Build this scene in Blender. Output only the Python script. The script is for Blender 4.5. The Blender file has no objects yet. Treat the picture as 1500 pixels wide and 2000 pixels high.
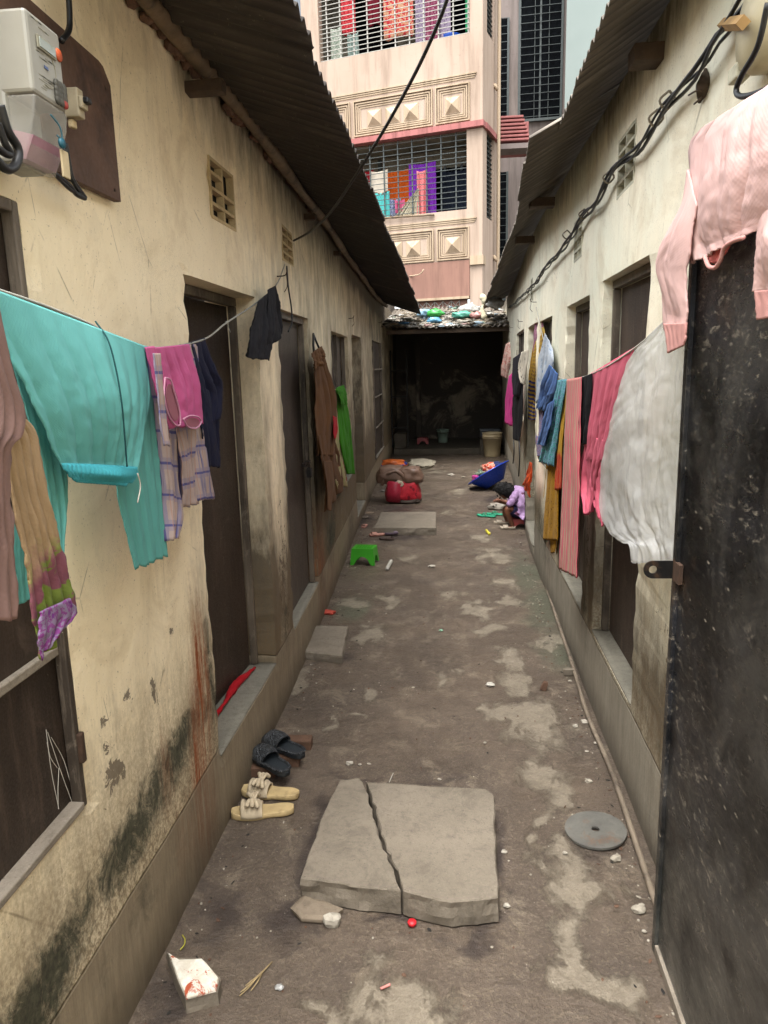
import bpy, bmesh, math, random
import numpy as np
from mathutils import Vector, Matrix, noise as mn
random.seed(7)
S = bpy.context.scene
COL = S.collection
# ------------------------------------------------------------------ camera
F_PX = 1420.0; CAM_H = 1.6
YAW, PITCH, ROLL = math.radians(-5.735385), math.radians(-11.39973), math.radians(-1.48935)
cy, sy, cp, sp = math.cos(YAW), math.sin(YAW), math.cos(PITCH), math.sin(PITCH)
FW = Vector((sy*cp, cy*cp, sp)); RT = Vector((cy, -sy, 0)); UP = RT.cross(FW)
c_, s_ = math.cos(ROLL), math.sin(ROLL)
R2 = c_*RT + s_*UP; U2 = -s_*RT + c_*UP
CO = Vector((0, 0, CAM_H))
cam = bpy.data.cameras.new('camera'); cam.sensor_fit = 'HORIZONTAL'; cam.sensor_width = 36
cam.lens = F_PX/1500*36; cam.clip_start = .02; cam.clip_end = 2000
co = bpy.data.objects.new('camera', cam); COL.objects.link(co)
M = Matrix((R2, U2, -FW)).transposed().to_4x4(); M.translation = CO
co.matrix_world = M; S.camera = co
# ------------------------------------------------------------------ light
SUN_EL, SUN_ROT = math.radians(72), math.radians(200)
w = bpy.data.worlds.new('World'); S.world = w; w.use_nodes = True
wn = w.node_tree; bg = wn.nodes['Background']
sky = wn.nodes.new('ShaderNodeTexSky'); sky.sky_type = 'NISHITA'; sky.sun_disc = False
sky.sun_elevation = SUN_EL; sky.sun_rotation = SUN_ROT; sky.dust_density = 4; sky.air_density = 1.0; sky.ozone_density = .6
hs = wn.nodes.new('ShaderNodeHueSaturation'); hs.inputs['Saturation'].default_value = .2
wn.links.new(sky.outputs[0], hs.inputs['Color']); wn.links.new(hs.outputs[0], bg.inputs[0])
bg.inputs[1].default_value = .15
sl = bpy.data.lights.new('sun', 'SUN'); sl.energy = 1.2; sl.angle = math.radians(50); sl.color = (1, .97, .92)
so = bpy.data.objects.new('sun', sl); COL.objects.link(so)
# direction the light travels: from behind the camera and high above
sd = Vector((math.sin(SUN_ROT)*math.cos(SUN_EL), math.cos(SUN_ROT)*math.cos(SUN_EL), math.sin(SUN_EL)))
so.rotation_euler = sd.to_track_quat('Z', 'Y').to_euler()
S.view_settings.view_transform = 'Standard'; S.view_settings.look = 'None'
S.view_settings.exposure = 2.3; S.view_settings.gamma = 1
S.cycles.max_bounces = 12; S.cycles.diffuse_bounces = 6; S.cycles.transparent_max_bounces = 16

# ------------------------------------------------------------------ pixel -> point on a real plane
def ray(px, py): return FW + R2*((px-750)/F_PX) - U2*((py-1000)/F_PX)
def gz(px, py, z=0.0): d = ray(px, py); return CO + d*((z-CAM_H)/d.z)
def gy(px, py, y): d = ray(px, py); return CO + d*(y/d.y)
def gab(px, py, a, b=0.0):            # plane x = a + b*y
    d = ray(px, py); return CO + d*(a/(d.x-b*d.y))
def XL(y): return float(np.interp(y, [-6, 3.2, 4.7, 6.9, 10.3, 14, 16], [-.82, -.82, -.87, -.97, -1.1, -1.16, -1.18]))
def XR(y): return float(np.interp(y, [-6, 6.1, 10.4, 13.5, 16], [.625, .635, .80, .88, .92]))
def gw(px, py, F, off=0.0):
    d = ray(px, py); t = 1.0
    for _ in range(50):
        P = CO+d*t; t = (F(P.y)+off)/d.x
    return CO+d*t
# ------------------------------------------------------------------ tags
def tag(o, label=None, cat=None, group=None, kind=None):
    if label: o['label'] = label
    if cat: o['category'] = cat
    if group: o['group'] = group
    if kind: o['kind'] = kind
    return o
def thing(name, loc, label, cat, group=None, rz=0):
    o = bpy.data.objects.new(name, None); COL.objects.link(o); o.location = loc; o.rotation_euler = (0, 0, rz)
    o.empty_display_size = .05
    return tag(o, label, cat, group)
# ------------------------------------------------------------------ mesh builder
def cr(P, n):                          # catmull-rom resample
    P = [Vector(p) for p in P]
    if len(P) == 2: return [P[0].lerp(P[1], i/(n-1)) for i in range(n)]
    Q = [2*P[0]-P[1]] + P + [2*P[-1]-P[-2]]
    L = [0]
    for i in range(1, len(P)): L.append(L[-1]+(P[i]-P[i-1]).length)
    out = []
    for k in range(n):
        s = L[-1]*k/(n-1); i = 0
        while i < len(P)-2 and L[i+1] < s: i += 1
        t = (s-L[i])/max(L[i+1]-L[i], 1e-9)
        p0, p1, p2, p3 = Q[i], Q[i+1], Q[i+2], Q[i+3]
        out.append(.5*((2*p1)+(p2-p0)*t+(2*p0-5*p1+4*p2-p3)*t*t+(3*p1-p0-3*p2+p3)*t**3))
    return out
class MB:
    def __init__(s): s.v = []; s.f = []; s.uv = {}; s.mi = []; s.cur = 0
    def add(s, vs, fs, uvs=None):
        b = len(s.v); s.v += [tuple(p) for p in vs]
        for q, f in enumerate(fs):
            if uvs: s.uv[len(s.f)] = [uvs[i] for i in f]
            s.f.append([i+b for i in f]); s.mi.append(s.cur)
    def box(s, c, d, R=None, taper=1.0):
        c = Vector(c); hx, hy, hz = d[0]/2, d[1]/2, d[2]/2; vs = []
        for z in (-1, 1):
            k = taper if z > 0 else 1
            for x, y in ((-1, -1), (1, -1), (1, 1), (-1, 1)):
                p = Vector((x*hx*k, y*hy*k, z*hz)); p = R @ p if R is not None else p; vs.append(c+p)
        s.add(vs, [(3, 2, 1, 0), (4, 5, 6, 7), (0, 1, 5, 4), (1, 2, 6, 5), (2, 3, 7, 6), (3, 0, 4, 7)])
    def slab(s, p0, p1, z0, z1, t):     # vertical board between two plan points, thickness t centred
        p0 = Vector((p0[0], p0[1])); p1 = Vector((p1[0], p1[1])); d = (p1-p0).normalized(); n = Vector((-d.y, d.x))*t/2
        q = [p0-n, p1-n, p1+n, p0+n]
        vs = [(a.x, a.y, z0) for a in q]+[(a.x, a.y, z1) for a in q]
        s.add(vs, [(3, 2, 1, 0), (4, 5, 6, 7), (0, 1, 5, 4), (1, 2, 6, 5), (2, 3, 7, 6), (3, 0, 4, 7)])
    def tube(s, P, r, seg=8, n=None, caps=True):
        P = cr(P, n) if n else [Vector(p) for p in P]
        N = len(P); rr = r if callable(r) else (lambda t: r)
        T = [(P[min(i+1, N-1)]-P[max(i-1, 0)]).normalized() for i in range(N)]
        a = Vector((0, 0, 1)) if abs(T[0].z) < .9 else Vector((1, 0, 0))
        u = T[0].cross(a).normalized(); vs = []
        for i in range(N):
            u = (u-T[i]*u.dot(T[i])).normalized(); v = T[i].cross(u); R = rr(i/max(N-1, 1))
            for k in range(seg):
                q = 2*math.pi*k/seg; vs.append(P[i]+u*(math.cos(q)*R)+v*(math.sin(q)*R))
        fs = [(i*seg+k, i*seg+(k+1) % seg, (i+1)*seg+(k+1) % seg, (i+1)*seg+k) for i in range(N-1) for k in range(seg)]
        if caps: fs += [tuple(range(seg))[::-1], tuple(range((N-1)*seg, N*seg))]
        s.add(vs, fs)
    def lathe(s, c, prof, seg=32, R=None, sx=1, sy=1, cap0=True, cap1=False):
        c = Vector(c); vs = []
        for r, z in prof:
            for k in range(seg):
                q = 2*math.pi*k/seg; p = Vector((r*math.cos(q)*sx, r*math.sin(q)*sy, z)); vs.append(c+(R @ p if R is not None else p))
        n = len(prof)
        fs = [(i*seg+k, i*seg+(k+1) % seg, (i+1)*seg+(k+1) % seg, (i+1)*seg+k) for i in range(n-1) for k in range(seg)]
        if cap0: fs.append(tuple(range(seg))[::-1])
        if cap1: fs.append(tuple(range((n-1)*seg, n*seg)))
        s.add(vs, fs)
    def grid(s, fn, nu, nv, uv=None):
        vs = [fn(i/(nu-1), j/(nv-1)) for j in range(nv) for i in range(nu)]
        uvs = [uv(i/(nu-1), j/(nv-1)) for j in range(nv) for i in range(nu)] if uv else None
        s.add(vs, [(j*nu+i, j*nu+i+1, (j+1)*nu+i+1, (j+1)*nu+i) for j in range(nv-1) for i in range(nu-1)], uvs)
    def build(s, name, mat, parent=None, smooth=False, jitter=0, js=20, seed=0, bevel=0, solid=0, subd=0):
        me = bpy.data.meshes.new(name)
        if jitter:
            s.v = [tuple(Vector(p)+mn.noise_vector(Vector(p)*js+Vector((seed*7.1, 0, 0)))*jitter) for p in s.v]
        loc = parent_world(parent)
        iv = loc.inverted() if loc else None
        vv = [tuple(iv @ Vector(p)) for p in s.v] if iv else s.v
        me.from_pydata(vv, [], s.f)
        if s.uv:
            ul = me.uv_layers.new(name='UVMap')
            for pi, p in enumerate(me.polygons):
                if pi in s.uv:
                    for k, li in enumerate(p.loop_indices): ul.data[li].uv = s.uv[pi][k]
        for m_ in (mat if isinstance(mat, (list, tuple)) else [mat]): me.materials.append(m_)
        for p, mi in zip(me.polygons, s.mi): p.material_index = mi; p.use_smooth = smooth
        o = bpy.data.objects.new(name, me); COL.objects.link(o)
        if parent: o.parent = parent
        if bevel:
            b = o.modifiers.new('b', 'BEVEL'); b.width = bevel; b.segments = 2; b.limit_method = 'ANGLE'
        if solid:
            b = o.modifiers.new('s', 'SOLIDIFY'); b.thickness = solid; b.offset = 0
        if subd:
            b = o.modifiers.new('d', 'SUBSURF'); b.levels = b.render_levels = subd
        return o
def parent_world(p):
    if p is None: return None
    m = Matrix.Identity(4)
    while p is not None:
        m = p.matrix_basis @ m if p.parent is None else (Matrix.Translation(p.location) @ p.rotation_euler.to_matrix().to_4x4()) @ m
        p = p.parent
    return m
def crumple(c, r, seed, flat=.5, sub=3):
    bm = bmesh.new(); bmesh.ops.create_icosphere(bm, subdivisions=sub, radius=1); vs = []
    for v in bm.verts:
        n = v.co.normalized(); k = 1+.35*mn.noise(n*1.6+Vector((seed, 0, 0)))+.30*mn.noise(n*4.5+Vector((0, seed, 0)))+.14*mn.noise(n*11+Vector((0, 0, seed)))
        p = n*k; vs.append(Vector(c)+Vector((p.x*r[0], p.y*r[1], p.z*r[2])))
    fs = [[v.index for v in f.verts] for f in bm.faces]; bm.free(); return vs, fs
# ------------------------------------------------------------------ material helpers
def H(h, k=1.0):
    h = h.lstrip('#'); o = []
    for i in (0, 2, 4):
        c = int(h[i:i+2], 16)/255; o.append((c/12.92 if c <= .04045 else ((c+.055)/1.055)**2.4)*k)
    return (o[0], o[1], o[2], 1)
class NT:
    def __init__(s, name):
        s.m = bpy.data.materials.new(name); s.m.use_nodes = True; s.t = s.m.node_tree; s.N = s.t.nodes
        s.b = s.N['Principled BSDF']; s.out = s.N['Material Output']
    def lk(s, a, b):
        if hasattr(a, 'is_linked') or isinstance(a, bpy.types.NodeSocket): s.t.links.new(a, b)
        else: b.default_value = a
    def n(s, ty, **k):
        x = s.N.new(ty)
        for a, v in k.items(): setattr(x, a, v)
        return x
    def pos(s): return s.n('ShaderNodeNewGeometry').outputs['Position']
    def obj(s): return s.n('ShaderNodeTexCoord').outputs['Object']
    def uv(s): return s.n('ShaderNodeTexCoord').outputs['UV']
    def sc(s, v, sx, sy, sz):
        m = s.n('ShaderNodeMapping'); m.inputs['Scale'].default_value = (sx, sy, sz); s.lk(v, m.inputs['Vector']); return m.outputs[0]
    def noise(s, v, scale, detail=4, rough=.55, dist=0):
        x = s.n('ShaderNodeTexNoise'); s.lk(v, x.inputs['Vector']); x.inputs['Scale'].default_value = scale
        x.inputs['Detail'].default_value = detail; x.inputs['Roughness'].default_value = rough; x.inputs['Distortion'].default_value = dist
        return x.outputs['Fac']
    def vor(s, v, scale, feature='F1', out='Distance', rnd=1):
        x = s.n('ShaderNodeTexVoronoi', feature=feature); s.lk(v, x.inputs['Vector']); x.inputs['Scale'].default_value = scale
        x.inputs['Randomness'].default_value = rnd; return x.outputs[out]
    def ramp(s, f, a, b, ca=0.0, cb=1.0):
        x = s.n('ShaderNodeMapRange'); x.inputs[1].default_value = a; x.inputs[2].default_value = b
        x.inputs[3].default_value = ca; x.inputs[4].default_value = cb; x.clamp = True; s.lk(f, x.inputs[0]); return x.outputs[0]
    def m2(s, op, a, b=0.0):
        x = s.n('ShaderNodeMath', operation=op); s.lk(a, x.inputs[0]); s.lk(b, x.inputs[1]); return x.outputs[0]
    def mix(s, f, a, b, mode='MIX'):
        x = s.n('ShaderNodeMix', data_type='RGBA', blend_type=mode); s.lk(f, x.inputs[0]); s.lk(a, x.inputs[6]); s.lk(b, x.inputs[7]); return x.outputs[2]
    def sep(s, v): return s.n_out(v)
    def n_out(s, v):
        x = s.n('ShaderNodeSeparateXYZ'); s.lk(v, x.inputs[0]); return x.outputs
    def attr(s, name):
        x = s.n('ShaderNodeVertexColor'); x.layer_name = name
        y = s.n('ShaderNodeSeparateColor'); s.t.links.new(x.outputs['Color'], y.inputs[0])
        return y.outputs[0], y.outputs[1], y.outputs[2], x.outputs['Alpha']
    def bump(s, h, st=.3, d=.01, nrm=None):
        x = s.n('ShaderNodeBump'); x.inputs['Strength'].default_value = st; x.inputs['Distance'].default_value = d
        s.lk(h, x.inputs['Height'])
        if nrm is not None: s.lk(nrm, x.inputs['Normal'])
        return x.outputs[0]
    def fin(s, col, rough=.7, nrm=None, metal=0, spec=None):
        s.lk(col, s.b.inputs['Base Color']); s.lk(rough, s.b.inputs['Roughness']); s.b.inputs['Metallic'].default_value = metal
        if spec is not None: s.b.inputs['Specular IOR Level'].default_value = spec
        if nrm is not None: s.lk(nrm, s.b.inputs['Normal'])
        return s.m
def basic(name, col, rough=.6, var=.35, scale=12, bump=.15, metal=0, dirt=None, spec=None):
    t = NT(name); p = t.obj(); a = t.noise(p, scale, 6, .6); b = t.noise(p, scale*9, 3, .6)
    c = t.mix(t.ramp(a, .3, .7), tuple(x*(1-var) for x in col[:3])+(1,), tuple(min(1, x*(1+var*.5)) for x in col[:3])+(1,))
    if dirt: c = t.mix(t.ramp(t.noise(p, scale*.6, 7, .7, .5), .52, .66), c, dirt)
    r = t.ramp(b, .2, .8, max(0, rough-.12), min(1, rough+.12))
    return t.fin(c, r, t.bump(t.m2('ADD', a, t.m2('MULTIPLY', b, .4)), bump, .006), metal, spec)
def fabric(name, col, pat=None, col2=None, col3=None, ps=20, var=.18, trans=.18, weave=900, rough=.85, bottom=None, crk=.32):
    t = NT(name); uv = t.uv(); x, y, z = t.n_out(uv)
    a = t.noise(uv, 9, 5, .6)
    c = col
    if pat == 'plaid':
        wx = t.m2('PINGPONG', t.m2('MULTIPLY', x, ps), .5); wy = t.m2('PINGPONG', t.m2('MULTIPLY', y, ps*.8), .5)
        c = t.mix(t.ramp(wx, .30, .33), col, col2); c = t.mix(t.m2('MULTIPLY', t.ramp(wy, .30, .33), .7), c, col2)
        c = t.mix(t.ramp(wx, .455, .465), c, col3); c = t.mix(t.ramp(wy, .455, .465), c, col3); c = t.mix(t.m2('MULTIPLY', t.ramp(t.m2('ABSOLUTE', t.m2('SUBTRACT', wx, .12)), .03, .01), .6), c, H('#b5846e'))
    elif pat == 'stripe':
        wx = t.m2('PINGPONG', t.m2('MULTIPLY', x, ps), .5); c = t.mix(t.ramp(wx, .22, .27), col, col2)
        w2 = t.m2('PINGPONG', t.m2('MULTIPLY', x, ps*2.7), .5); c = t.mix(t.ramp(w2, .38, .42), c, col3)
    elif pat == 'check':
        wx = t.m2('PINGPONG', t.m2('MULTIPLY', x, ps), .5); wy = t.m2('PINGPONG', t.m2('MULTIPLY', y, ps), .5)
        c = t.mix(t.m2('MULTIPLY', t.m2('GREATER_THAN', wx, .22), t.m2('GREATER_THAN', wy, .22)), col, col2)
        if col3: c = t.mix(t.m2('MULTIPLY', t.m2('GREATER_THAN', y, bottom or .3), t.m2('GREATER_THAN', wy, .25)), c, col3)
    elif pat == 'floral':
        v = t.vor(uv, ps, 'F1'); v2 = t.noise(uv, ps*1.6, 3, .5, 1.5)
        c = t.mix(t.ramp(v2, .46, .52), col, col2); c = t.mix(t.ramp(v, .27, .22), c, col3)
        c = t.mix(t.ramp(v, .10, .07), c, col2)
    elif pat == 'hem':      # plain above, flowery below uv.y = bottom
        v2 = t.noise(uv, ps, 4, .55, 1.2)
        fl = t.mix(t.ramp(v2, .47, .52), col2, col3)
        edge = t.m2('ADD', y, t.m2('MULTIPLY', t.noise(uv, 14), .12))
        c = t.mix(t.ramp(edge, bottom, bottom+.04), col, fl)
    c = t.mix(t.m2('MULTIPLY', t.ramp(a, .3, .75), var), c, (0.02, .02, .025, 1))
    uw = t.sc(uv, weave, weave, 1)
    wv = t.m2('MULTIPLY', t.m2('SINE', t.n_out(uw)[0]), t.m2('SINE', t.n_out(uw)[1]))
    cr_ = t.noise(t.sc(uv, 26, 9, 1), 1.0, 5, .6, .8)
    n1 = t.bump(t.m2('ADD', cr_, t.m2('MULTIPLY', t.noise(uv, 55, 5, .7, .6), .22)), crk, .009); n2 = t.bump(wv, .12, .001, n1)
    t.fin(c, rough, n2, 0, .2); t.b.inputs['Sheen Weight'].default_value = .02 if max(col[:3]) > .08 else 0
    if trans:
        tr = t.n('ShaderNodeBsdfTranslucent'); t.lk(c, tr.inputs[0]); mx = t.n('ShaderNodeMixShader'); mx.inputs[0].default_value = trans
        t.t.links.new(t.b.outputs[0], mx.inputs[1]); t.t.links.new(tr.outputs[0], mx.inputs[2]); t.t.links.new(mx.outputs[0], t.out.inputs[0])
    return t.m
# ------------------------------------------------------------------ wall and ground materials (masks are vertex colours of stains, worn spots and painted contact shade)
def wall_mat(name, cream, cream2, plinth, zc, right=False):
    t = NT(name); p = t.pos(); x, y, z = t.n_out(p); mold, rust, peel, soot = t.attr('wear_shade')
    big = t.noise(p, 1.3, 5, .6, .4); mid = t.noise(p, 7, 6, .65, .3); fine = t.noise(p, 60, 5, .7)
    strk = t.noise(t.sc(p, 9, 9, 1.1), 1, 8, .75, .6); strk2 = t.noise(t.sc(p, 55, 55, 7), 1, 6, .75, .5)
    c = t.mix(t.ramp(big, .35, .68), cream, cream2)
    c = t.mix(t.m2('MULTIPLY', t.m2('MULTIPLY', t.ramp(strk, .48, .7), t.ramp(t.noise(p, 2.2, 4, .6), .42, .62)), .30), c, H('#9a8a6a'))
    c = t.mix(t.m2('MULTIPLY', t.ramp(t.noise(p, 3.1, 8, .72, .8), .5, .62), .30), c, H('#b9a27a'))
    c = t.mix(t.m2('MULTIPLY', t.ramp(t.noise(p, 26, 6, .75, .6), .56, .7), .28), c, H('#e8dcc0'))
    c = t.mix(t.m2('MULTIPLY', t.ramp(mid, .58, .74), .3), c, H('#b5ab97'))
    c = t.mix(t.m2('MULTIPLY', t.ramp(t.noise(p, 120, 4, .7), .63, .69), .55), c, H('#4b3d2a'))
    sn = t.noise(t.sc(p, 1, 1, .5), 34, 6, .85, 3.0); c = t.mix(t.m2('MULTIPLY', t.ramp(t.m2('ABSOLUTE', t.m2('SUBTRACT', sn, .5)), .010, .002), t.m2('MULTIPLY', t.ramp(t.noise(p, 4, 5), .5, .62), .5)), c, H('#6f6046'))
    # fine cracks
    ck = t.vor(t.sc(p, 1, 1, .55), 3.2, 'DISTANCE_TO_EDGE'); dv = t.noise(p, 5, 5, .7)
    c = t.mix(t.m2('MULTIPLY', t.m2('MULTIPLY', t.ramp(ck, .006, .001), t.ramp(dv, .5, .6)), .55), c, H('#5d5038'))
    # flakes of paint gone: grey render underneath
    pk = t.m2('ADD', peel, t.m2('MULTIPLY', t.m2('SUBTRACT', t.noise(p, 26, 7, .72, .6), .5), 1.5))
    pf = t.ramp(pk, .50, .53)
    c = t.mix(pf, c, t.mix(fine, H('#6d6355'), H('#9a8f7c')))
    # brown grime rubbed into the paint
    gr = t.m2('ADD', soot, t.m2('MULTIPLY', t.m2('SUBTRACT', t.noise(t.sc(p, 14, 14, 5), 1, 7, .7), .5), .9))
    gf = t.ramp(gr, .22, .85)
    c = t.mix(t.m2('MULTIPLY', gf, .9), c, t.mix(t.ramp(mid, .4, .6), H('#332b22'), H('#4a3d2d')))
    # lower speckled zone
    lo = t.m2('ADD', z, t.m2('MULTIPLY', t.m2('SUBTRACT', strk2, .5), .5))
    c = t.mix(t.m2('MULTIPLY', t.ramp(lo, zc+.55, zc+.05), t.ramp(t.noise(p, 85, 5, .75), .38, .58, .25, .85)), c, H('#6b5a42'))
    # green black mould
    mk = t.m2('ADD', mold, t.m2('MULTIPLY', t.m2('SUBTRACT', t.noise(t.sc(p, 1, 1, .7), 17, 10, .82, .5), .5), 2.1))
    mf = t.ramp(mk, .38, .86)
    c = t.mix(t.m2('MULTIPLY', mf, .92), c, t.mix(t.ramp(fine, .4, .6), H('#1d2119'), H('#3c3f30')))
    # rust runs
    rk = t.m2('MULTIPLY', rust, t.ramp(t.noise(t.sc(p, 60, 60, 2.6), 1, 9, .78), .38, .62)); rk = t.m2('MULTIPLY', t.m2('MULTIPLY', rk, 1.5), t.ramp(fine, .3, .6, .55, 1))
    c = t.mix(t.ramp(rk, .05, .9), c, t.mix(strk2, H('#7a3a1c'), H('#93552c')))
    # cement plinth
    pz = t.m2('ADD', z, t.m2('MULTIPLY', t.m2('SUBTRACT', t.noise(p, 9, 4), .5), .012))
    pl = t.mix(t.ramp(strk2, .35, .65), plinth, tuple(k*.72 for k in plinth[:3])+(1,))
    pl = t.mix(t.m2('MULTIPLY', t.ramp(strk, .4, .7), .35), pl, H('#554b3c'))
    pl = t.mix(t.m2('MULTIPLY', t.ramp(rk, .05, 1), .55), pl, H('#6b3a22'))
    pl = t.mix(t.m2('MULTIPLY', t.ramp(z, .16, .0), .6), pl, H('#33291f'))
    pl = t.mix(t.m2('MULTIPLY', mf, .6), pl, H('#2b2c22'))
    pf2 = t.ramp(pz, zc+.003, zc-.003)
    c = t.mix(pf2, c, pl)
    line = t.ramp(t.m2('ABSOLUTE', t.m2('SUBTRACT', pz, zc)), .006, .001)
    c = t.mix(t.m2('MULTIPLY', line, .6), c, H('#4a4030'))
    h = t.m2('ADD', t.m2('MULTIPLY', fine, .30), t.m2('MULTIPLY', t.noise(p, 4.5, 5, .6, .8), .7))
    h = t.m2('SUBTRACT', h, t.m2('MULTIPLY', pf, .5)); h = t.m2('SUBTRACT', h, t.m2('MULTIPLY', line, .8))
    return t.fin(c, t.ramp(mid, .3, .7, .6, .85), t.bump(h, .5, .01), 0, .3)
M_WL = wall_mat('cream_plaster', H('#f3e4c4'), H('#ebdbb8'), H('#94866f'), .31)
M_WR = wall_mat('pale_plaster', H('#f5ecd2'), H('#e6e6d0'), H('#9a9384'), .33, True)
def ground_mat():
    t = NT('packed_mud'); p = t.pos(); pa, dk, gn, al = t.attr('wear_shade')
    n1 = t.noise(p, 2.2, 6, .6, .3); n2 = t.noise(p, 16, 7, .7, .2); n3 = t.noise(p, 90, 5, .7); n4 = t.noise(p, 300, 2)
    mud = t.mix(t.ramp(n1, .3, .7), H('#4a4139'), H('#5f5347'))
    mud = t.mix(t.m2('MULTIPLY', t.ramp(n2, .5, .68), .55), mud, H('#3f362f'))
    mud = t.mix(t.m2('MULTIPLY', t.ramp(n3, .52, .66), .5), mud, H('#7b6f5f')); mud = t.mix(t.m2('MULTIPLY', t.ramp(t.noise(p, 34, 8, .8, .8), .54, .64), .6), mud, H('#3a322b')); mud = t.mix(t.m2('MULTIPLY', t.ramp(t.noise(p, 6, 9, .8, .6), .54, .60), .35), mud, H('#857967'))
    mud = t.mix(t.m2('MULTIPLY', t.ramp(n4, .62, .7), .35), mud, H('#2d2620'))
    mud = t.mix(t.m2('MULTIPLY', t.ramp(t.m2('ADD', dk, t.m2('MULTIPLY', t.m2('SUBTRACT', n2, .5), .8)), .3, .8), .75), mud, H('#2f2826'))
    mud = t.mix(t.m2('MULTIPLY', t.ramp(t.m2('ADD', gn, t.m2('MULTIPLY', t.m2('SUBTRACT', n2, .5), .9)), .35, .8), .6), mud, H('#4f5545'))
    k = t.m2('ADD', pa, t.m2('MULTIPLY', t.m2('SUBTRACT', t.noise(t.sc(p, 1, .6, 1), 11, 9, .78, .5), .5), 1.9))
    pf = t.ramp(k, .43, .68)
    con = t.mix(t.ramp(n3, .3, .7), H('#7f7667'), H('#918877')); con = t.mix(t.m2('MULTIPLY', t.ramp(n2, .46, .60), .7), con, H('#6a6154')); con = t.mix(t.m2('MULTIPLY', t.ramp(t.noise(p, 45, 7, .8, .5), .55, .63), .6), con, H('#5b5246'))
    c = t.mix(t.m2('MULTIPLY', pf, t.ramp(n2, .3, .6, .45, .85)), mud, con)
    st = t.vor(p, 42, 'F1'); sf = t.m2('MULTIPLY', t.ramp(st, .11, .06), t.ramp(t.noise(p, 6, 3), .52, .6))
    c = t.mix(t.m2('MULTIPLY', sf, .6), c, H('#a0968a'))
    h = t.m2('ADD', t.m2('MULTIPLY', n2, 1.0), t.m2('MULTIPLY', n3, .35)); h = t.m2('SUBTRACT', h, t.m2('MULTIPLY', pf, .35))
    wet = t.ramp(t.noise(p, 3, 5, .6), .45, .65, .38, .72)
    return t.fin(c, wet, t.bump(h, .8, .018), 0, .3)
M_GR = ground_mat()
def conc(name, a, b, sc=14, bump=.35, d=.008):
    t = NT(name); p = t.pos(); n1 = t.noise(p, 3, 5, .6, .4); n2 = t.noise(p, sc*3, 6, .7); n3 = t.noise(p, 160, 4, .7)
    c = t.mix(t.ramp(n1, .3, .7), a, b); c = t.mix(t.m2('MULTIPLY', t.ramp(n2, .5, .68), .35), c, tuple(k*.55 for k in a[:3])+(1,))
    c = t.mix(t.m2('MULTIPLY', t.ramp(n3, .58, .7), .4), c, tuple(min(1, k*1.35) for k in b[:3])+(1,))
    pit = t.m2('MULTIPLY', t.ramp(t.vor(p, 55), .13, .05), t.ramp(n1, .45, .6)); c = t.mix(t.m2('MULTIPLY', pit, .6), c, H('#3c352c'))
    c = t.mix(t.m2('MULTIPLY', t.ramp(t.noise(p, 7, 9, .78, .8), .50, .62), .38), c, tuple(k*.5 for k in a[:3])+(1,)); c = t.mix(t.m2('MULTIPLY', t.ramp(t.noise(p, 75, 6, .8), .58, .66), .5), c, tuple(k*.4 for k in a[:3])+(1,))
    h = t.m2('SUBTRACT', t.m2('ADD', n2, t.m2('MULTIPLY', n3, .4)), t.m2('MULTIPLY', pit, .6))
    return t.fin(c, .82, t.bump(h, bump, d), 0, .25)
M_SLAB = conc('cast_concrete', H('#696155'), H('#7c7366'), bump=.5)
M_SILL = conc('cement_sill', H('#6a675d'), H('#858174'))
M_BRICK = conc('old_brick', H('#4f3c30'), H('#6a5040'))
M_STONE = conc('chalky_stone', H('#8f887a'), H('#a8a296'))
def door_mat(name, base, rub, scale=1.0, rough=.5):
    t = NT(name); p = t.pos()
    a = t.noise(t.sc(p, 3, 3, 1.2), 1, 6, .65, .3); b = t.noise(t.sc(p, 50, 50, 5), 1, 5, .7); f = t.noise(p, 170, 4, .7)
    c = t.mix(t.ramp(a, .4, .62), base, rub); c = t.mix(t.m2('MULTIPLY', t.ramp(t.noise(p, 9, 8, .8, .8), .55, .66), .45), c, tuple(k*1.6+.02 for k in rub[:3])+(1,)); c = t.mix(t.m2('MULTIPLY', t.ramp(b, .52, .7), .45), c, tuple(k*1.9+.01 for k in rub[:3])+(1,))
    sc = t.noise(t.sc(p, 8, 8, 30), 1, 3, .9, 3); c = t.mix(t.m2('MULTIPLY', t.ramp(t.noise(p, 55, 5, .8, 2), .70, .73), .5), c, H('#9a8f80'))
    sp = t.m2('MULTIPLY', t.ramp(t.vor(p, 60), .09, .05), t.ramp(t.noise(p, 4, 3), .5, .56)); c = t.mix(t.m2('MULTIPLY', sp, .6), c, H('#b3a998'))
    return t.fin(c, t.ramp(f, .3, .7, rough-.1, rough+.2), t.bump(t.m2('ADD', a, t.m2('MULTIPLY', f, .25)), .25, .006), 0, .4)
M_DOOR = door_mat('brown_sheet_metal', H('#2a211a'), H('#3b2f26'))
M_DOORG = door_mat('grey_brown_sheet_metal', H('#3a332d'), H('#50463d'))
M_DOORW = door_mat('worn_brown_board', H('#352b24'), H('#4a3d33'), rough=.6)
M_FRAME = door_mat('dusty_frame_metal', H('#3a322a'), H('#6b6154'))
M_LEDGE = conc('dusty_steel_strip', H('#756c60'), H('#8d8477'))
M_DARK = basic('soot_shade_board', H('#15130f'), .8, .5)  # near black for sooty things, also for shade in vents and bag
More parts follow.
